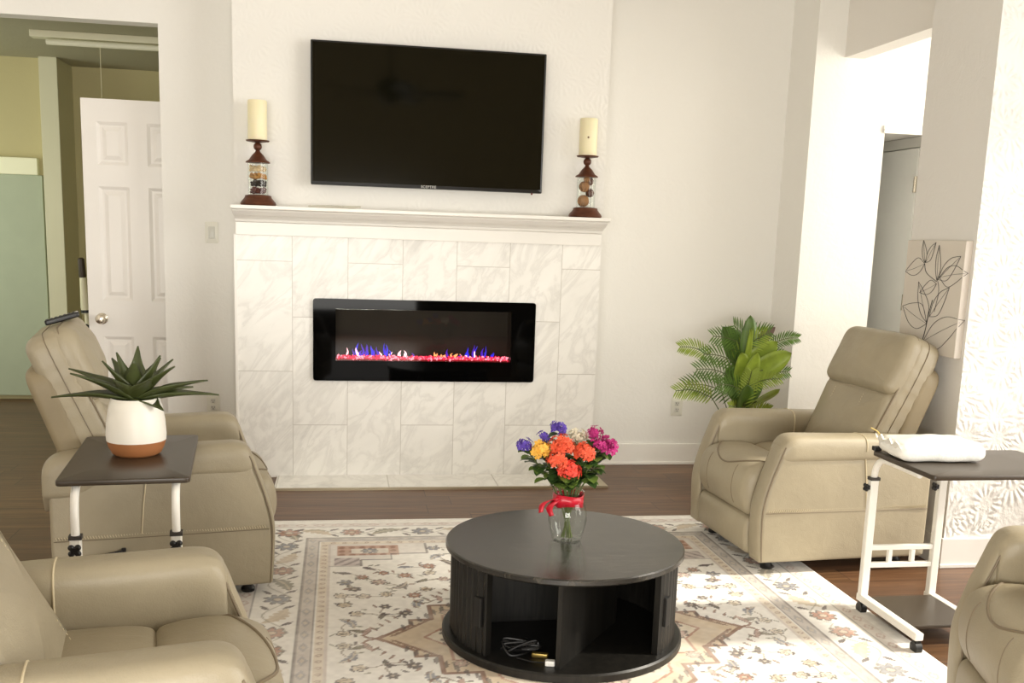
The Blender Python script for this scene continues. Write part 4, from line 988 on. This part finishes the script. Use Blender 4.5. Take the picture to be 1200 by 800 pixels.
# ------------------------------------------------------------------ floor plant in the corner
pl = tag(empty('potted_palm', (2.26, 5.44, 0)), 'green palm and broad leaf plant in a white pot in the corner', 'plant')
MB().lathe([(.0005, 0), (.115, 0), (.120, .006), (.145, .27), (.150, .28), (.140, .28), (.135, .255), (.0005, .25)], 40).build('pot', M('white planter', (238, 234, 226), .4), pl)
BRD = newmat('broad leaf', (132, 152, 52), .38, vary=.3, vscale=9)[0]; BRD2 = newmat('broad leaf dark', (76, 102, 38), .4, vary=.3, vscale=9)[0]
PLM = newmat('palm leaflet', (80, 110, 38), .6, spec=.3, vary=.3, vscale=14)[0]; PLM2 = newmat('palm leaflet light', (136, 154, 58), .6, spec=.3, vary=.2, vscale=14)[0]
def petiole(parent, pts, r=.004): MB().tube(catmull(pts, 5), r, 6).build('stalk', STEM, parent)
def broad(tipx, tipy, tipz, L, w, m_, roll=0, back=.6):
    tip = Vector((tipx, tipy, tipz)); root = Vector((0, 0, .27)); d_ = (tip-root).normalized(); hz = Vector((d_.x, d_.y*.5, 0)); d_ = (d_*.6+hz.normalized()*.5*min(1, abs(tipx)/.22)).normalized(); b = tip-d_*L
    mb = MB(); leaf_mesh(mb, b, d_+Vector((0, 0, .12)), L*1.02, w, .28, .18, 12, up=Vector((sin(roll)*.9, -cos(roll), .35)), prof=lambda t_: sin(pi*min(1, t_*.94+.06))**.62)
    o_ = mb.build('broad_leaf', m_, pl); o_.modifiers.new('s', 'SOLIDIFY').thickness = .0015
    petiole(o_, [root, root.lerp(b, .5)+Vector((0, 0, .02)), b, b+d_*L*.4])
def frond(tipx, tipy, tipz, L, m_, lw=.07, n=15, droop=.7):
    tip = Vector((tipx, tipy, tipz)); root = Vector((0, 0, .27)); d_ = (tip-root).normalized(); hz = Vector((d_.x, d_.y*.5, -.05)); d_ = (d_*.45+hz.normalized()*.75*min(1, abs(tipx)/.22)).normalized(); b = tip-d_*L-Vector((0, 0, .02))
    sp = [b+d_*L*t_+Vector((0, 0, .10*L*sin(pi*t_))) for t_ in [i/10 for i in range(11)]]
    mb = MB()
    for i in range(n):
        t_ = (i+.5)/n; k_ = t_*10; j = min(9, int(k_)); p = sp[j].lerp(sp[j+1], k_-j); td = (sp[j+1]-sp[j]).normalized()
        sd = td.cross(Vector((0, -1, .3))).normalized()
        ll = lw*(.45+.75*sin(pi*(.15+.75*t_)))
        for s_ in (-1, 1):
            leaf_mesh(mb, p, sd*s_+td*(.55+.5*t_)+Vector((0, -.12, 0)), ll, .0046, droop*.4, .2, 4, up=Vector((0, -1, .4)))
    o_ = mb.build('frond', m_, pl); petiole(o_, [root, root.lerp(b, .5), *sp], .0028)
# positions relative to the pot; x right, y towards the wall
for a in ((.00, -.06, 1.00, .26, .062, BRD2, .3), (-.13, .0, .93, .30, .075, BRD2, -.4), (.06, .05, .96, .28, .07, BRD2, .6), (.16, -.08, .86, .28, .070, BRD, .5), (.24, -.10, .80, .30, .072, BRD, .7),
          (-.06, -.12, .80, .30, .062, BRD, -.1), (.03, -.12, .80, .26, .052, BRD, .2), (.17, -.14, .60, .24, .062, BRD, 1.0), (-.02, -.13, .62, .20, .06, BRD2, .2), (-.16, -.10, .42, .22, .055, BRD2, -.5),
          (.10, -.04, .66, .22, .07, BRD2, .4), (-.03, -.16, .94, .30, .020, BRD, 0), (.20, .05, .93, .2, .035, M('brown leaf', (86, 62, 50), .6), .5), (-.10, -.02, .70, .25, .07, BRD2, -.3), (.02, .06, .78, .3, .08, BRD2, 0)): broad(*a)
for a in ((-.40, -.06, .84, .20, PLM2, .06), (-.31, -.10, .72, .30, PLM, .085), (-.43, -.12, .60, .24, PLM2, .07), (-.20, -.03, .90, .28, PLM, .08), (-.07, .0, .96, .28, PLM, .08), (.08, -.10, .92, .28, PLM2, .08),
          (.30, -.05, .90, .18, PLM, .05), (.27, -.02, .70, .22, PLM, .06), (-.12, -.14, .52, .2, PLM2, .05), (.16, -.16, .68, .24, PLM2, .06), (.14, -.02, .93, .26, PLM, .08), (.13, -.12, .50, .14, PLM2, .05), (-.26, -.06, .80, .28, PLM, .08), (-.34, -.02, .62, .3, PLM, .09), (-.20, -.14, .64, .28, PLM, .08), (.0, -.14, .72, .24, PLM2, .07), (.22, .0, .80, .26, PLM, .07)): frond(*a)

# ------------------------------------------------------------------ stick vacuum in the far room corner
sv = tag(empty('stick_vacuum', (-1.80, 7.55, 0)), 'white stick vacuum with looped black cord beside the white panel door', 'vacuum')
ln = lambda z: (.06-.055*z, 0.0, z)
MB().box(-.03, .19, -.10, .06, 0.0, .06).build('floor_head', M('grey plastic', (150, 146, 130), .5), sv, smooth=False, bevel=.015)
MB().tube([ln(.05), ln(.78)], .014, 12).build('pole', M('ivory plastic', (226, 220, 190), .4), sv)
MB().tube([ln(.76), ln(.785), ln(.80), ln(1.00), ln(1.04)], [.03, .03, .034, .022, .020], 14).build('body', M('ivory plastic'), sv)
MB().tube([ln(.765), ln(.785)], .035, 14).build('collar', BLACKM, sv)
MB().tube([ln(1.0), ln(1.02), ln(1.14), ln(1.15)], [.018, .024, .022, .012], 12).build('handle', M('dark grip', (62, 50, 38), .5), sv)
mb = MB()
for r_, zz in ((.055, .60), (.07, .56), (.05, .50)):
    mb.tube([(.02+r_*cos(a)*.9, -.03-.01*sin(a*2), zz+r_*1.5*sin(a)) for a in [2*pi*k_/24 for k_ in range(24)]], .006, 6, closed=True)
mb.tube(catmull([(.03, -.02, .68), (.06, -.03, .55), (.07, -.03, .35), (.05, -.02, .1)], 5), .006, 6)
mb.build('power_cord', cmat, sv)

# ------------------------------------------------------------------ ceiling fan (seen reflected in the television)
cf = tag(empty('ceiling_fan', (.42, 1.9, 2.62)), 'dark ceiling fan reflected in the black television screen', 'fan')
FANM = M('dark bronze', (16, 13, 10), .6, spec=.2)
MB().tube([(0, 0, .12), (0, 0, ZT-2.62)], .014, 12).build('downrod', FANM, cf)
MB().lathe([(.0005, 1.38), (.075, 1.38), (.06, 1.31), (.02, 1.29), (.0005, 1.29)], 24).build('canopy', FANM, cf)
MB().lathe([(.0005, -.10), (.05, -.095), (.09, -.06), (.12, -.02), (.13, .03), (.11, .09), (.05, .13), (.0005, .135)], 32).build('motor_housing', FANM, cf)
for k_ in range(5):
    a = 2*pi*k_/5+.12; b_ = empty('blade') if False else None
    mb = MB().pillow(round_poly([(.12, -.02), (.20, -.065), (.66, -.075), (.66, .075), (.20, .065), (.12, .02)], .03, 4), .006, .003, 0, lambda p, w_, c: (p*cos(a)-w_*sin(a), p*sin(a)+w_*cos(a), c+w_*.18), 2, 2)
    mb.build('blade', M('walnut blade', (18, 13, 10), .7, spec=.1), cf)
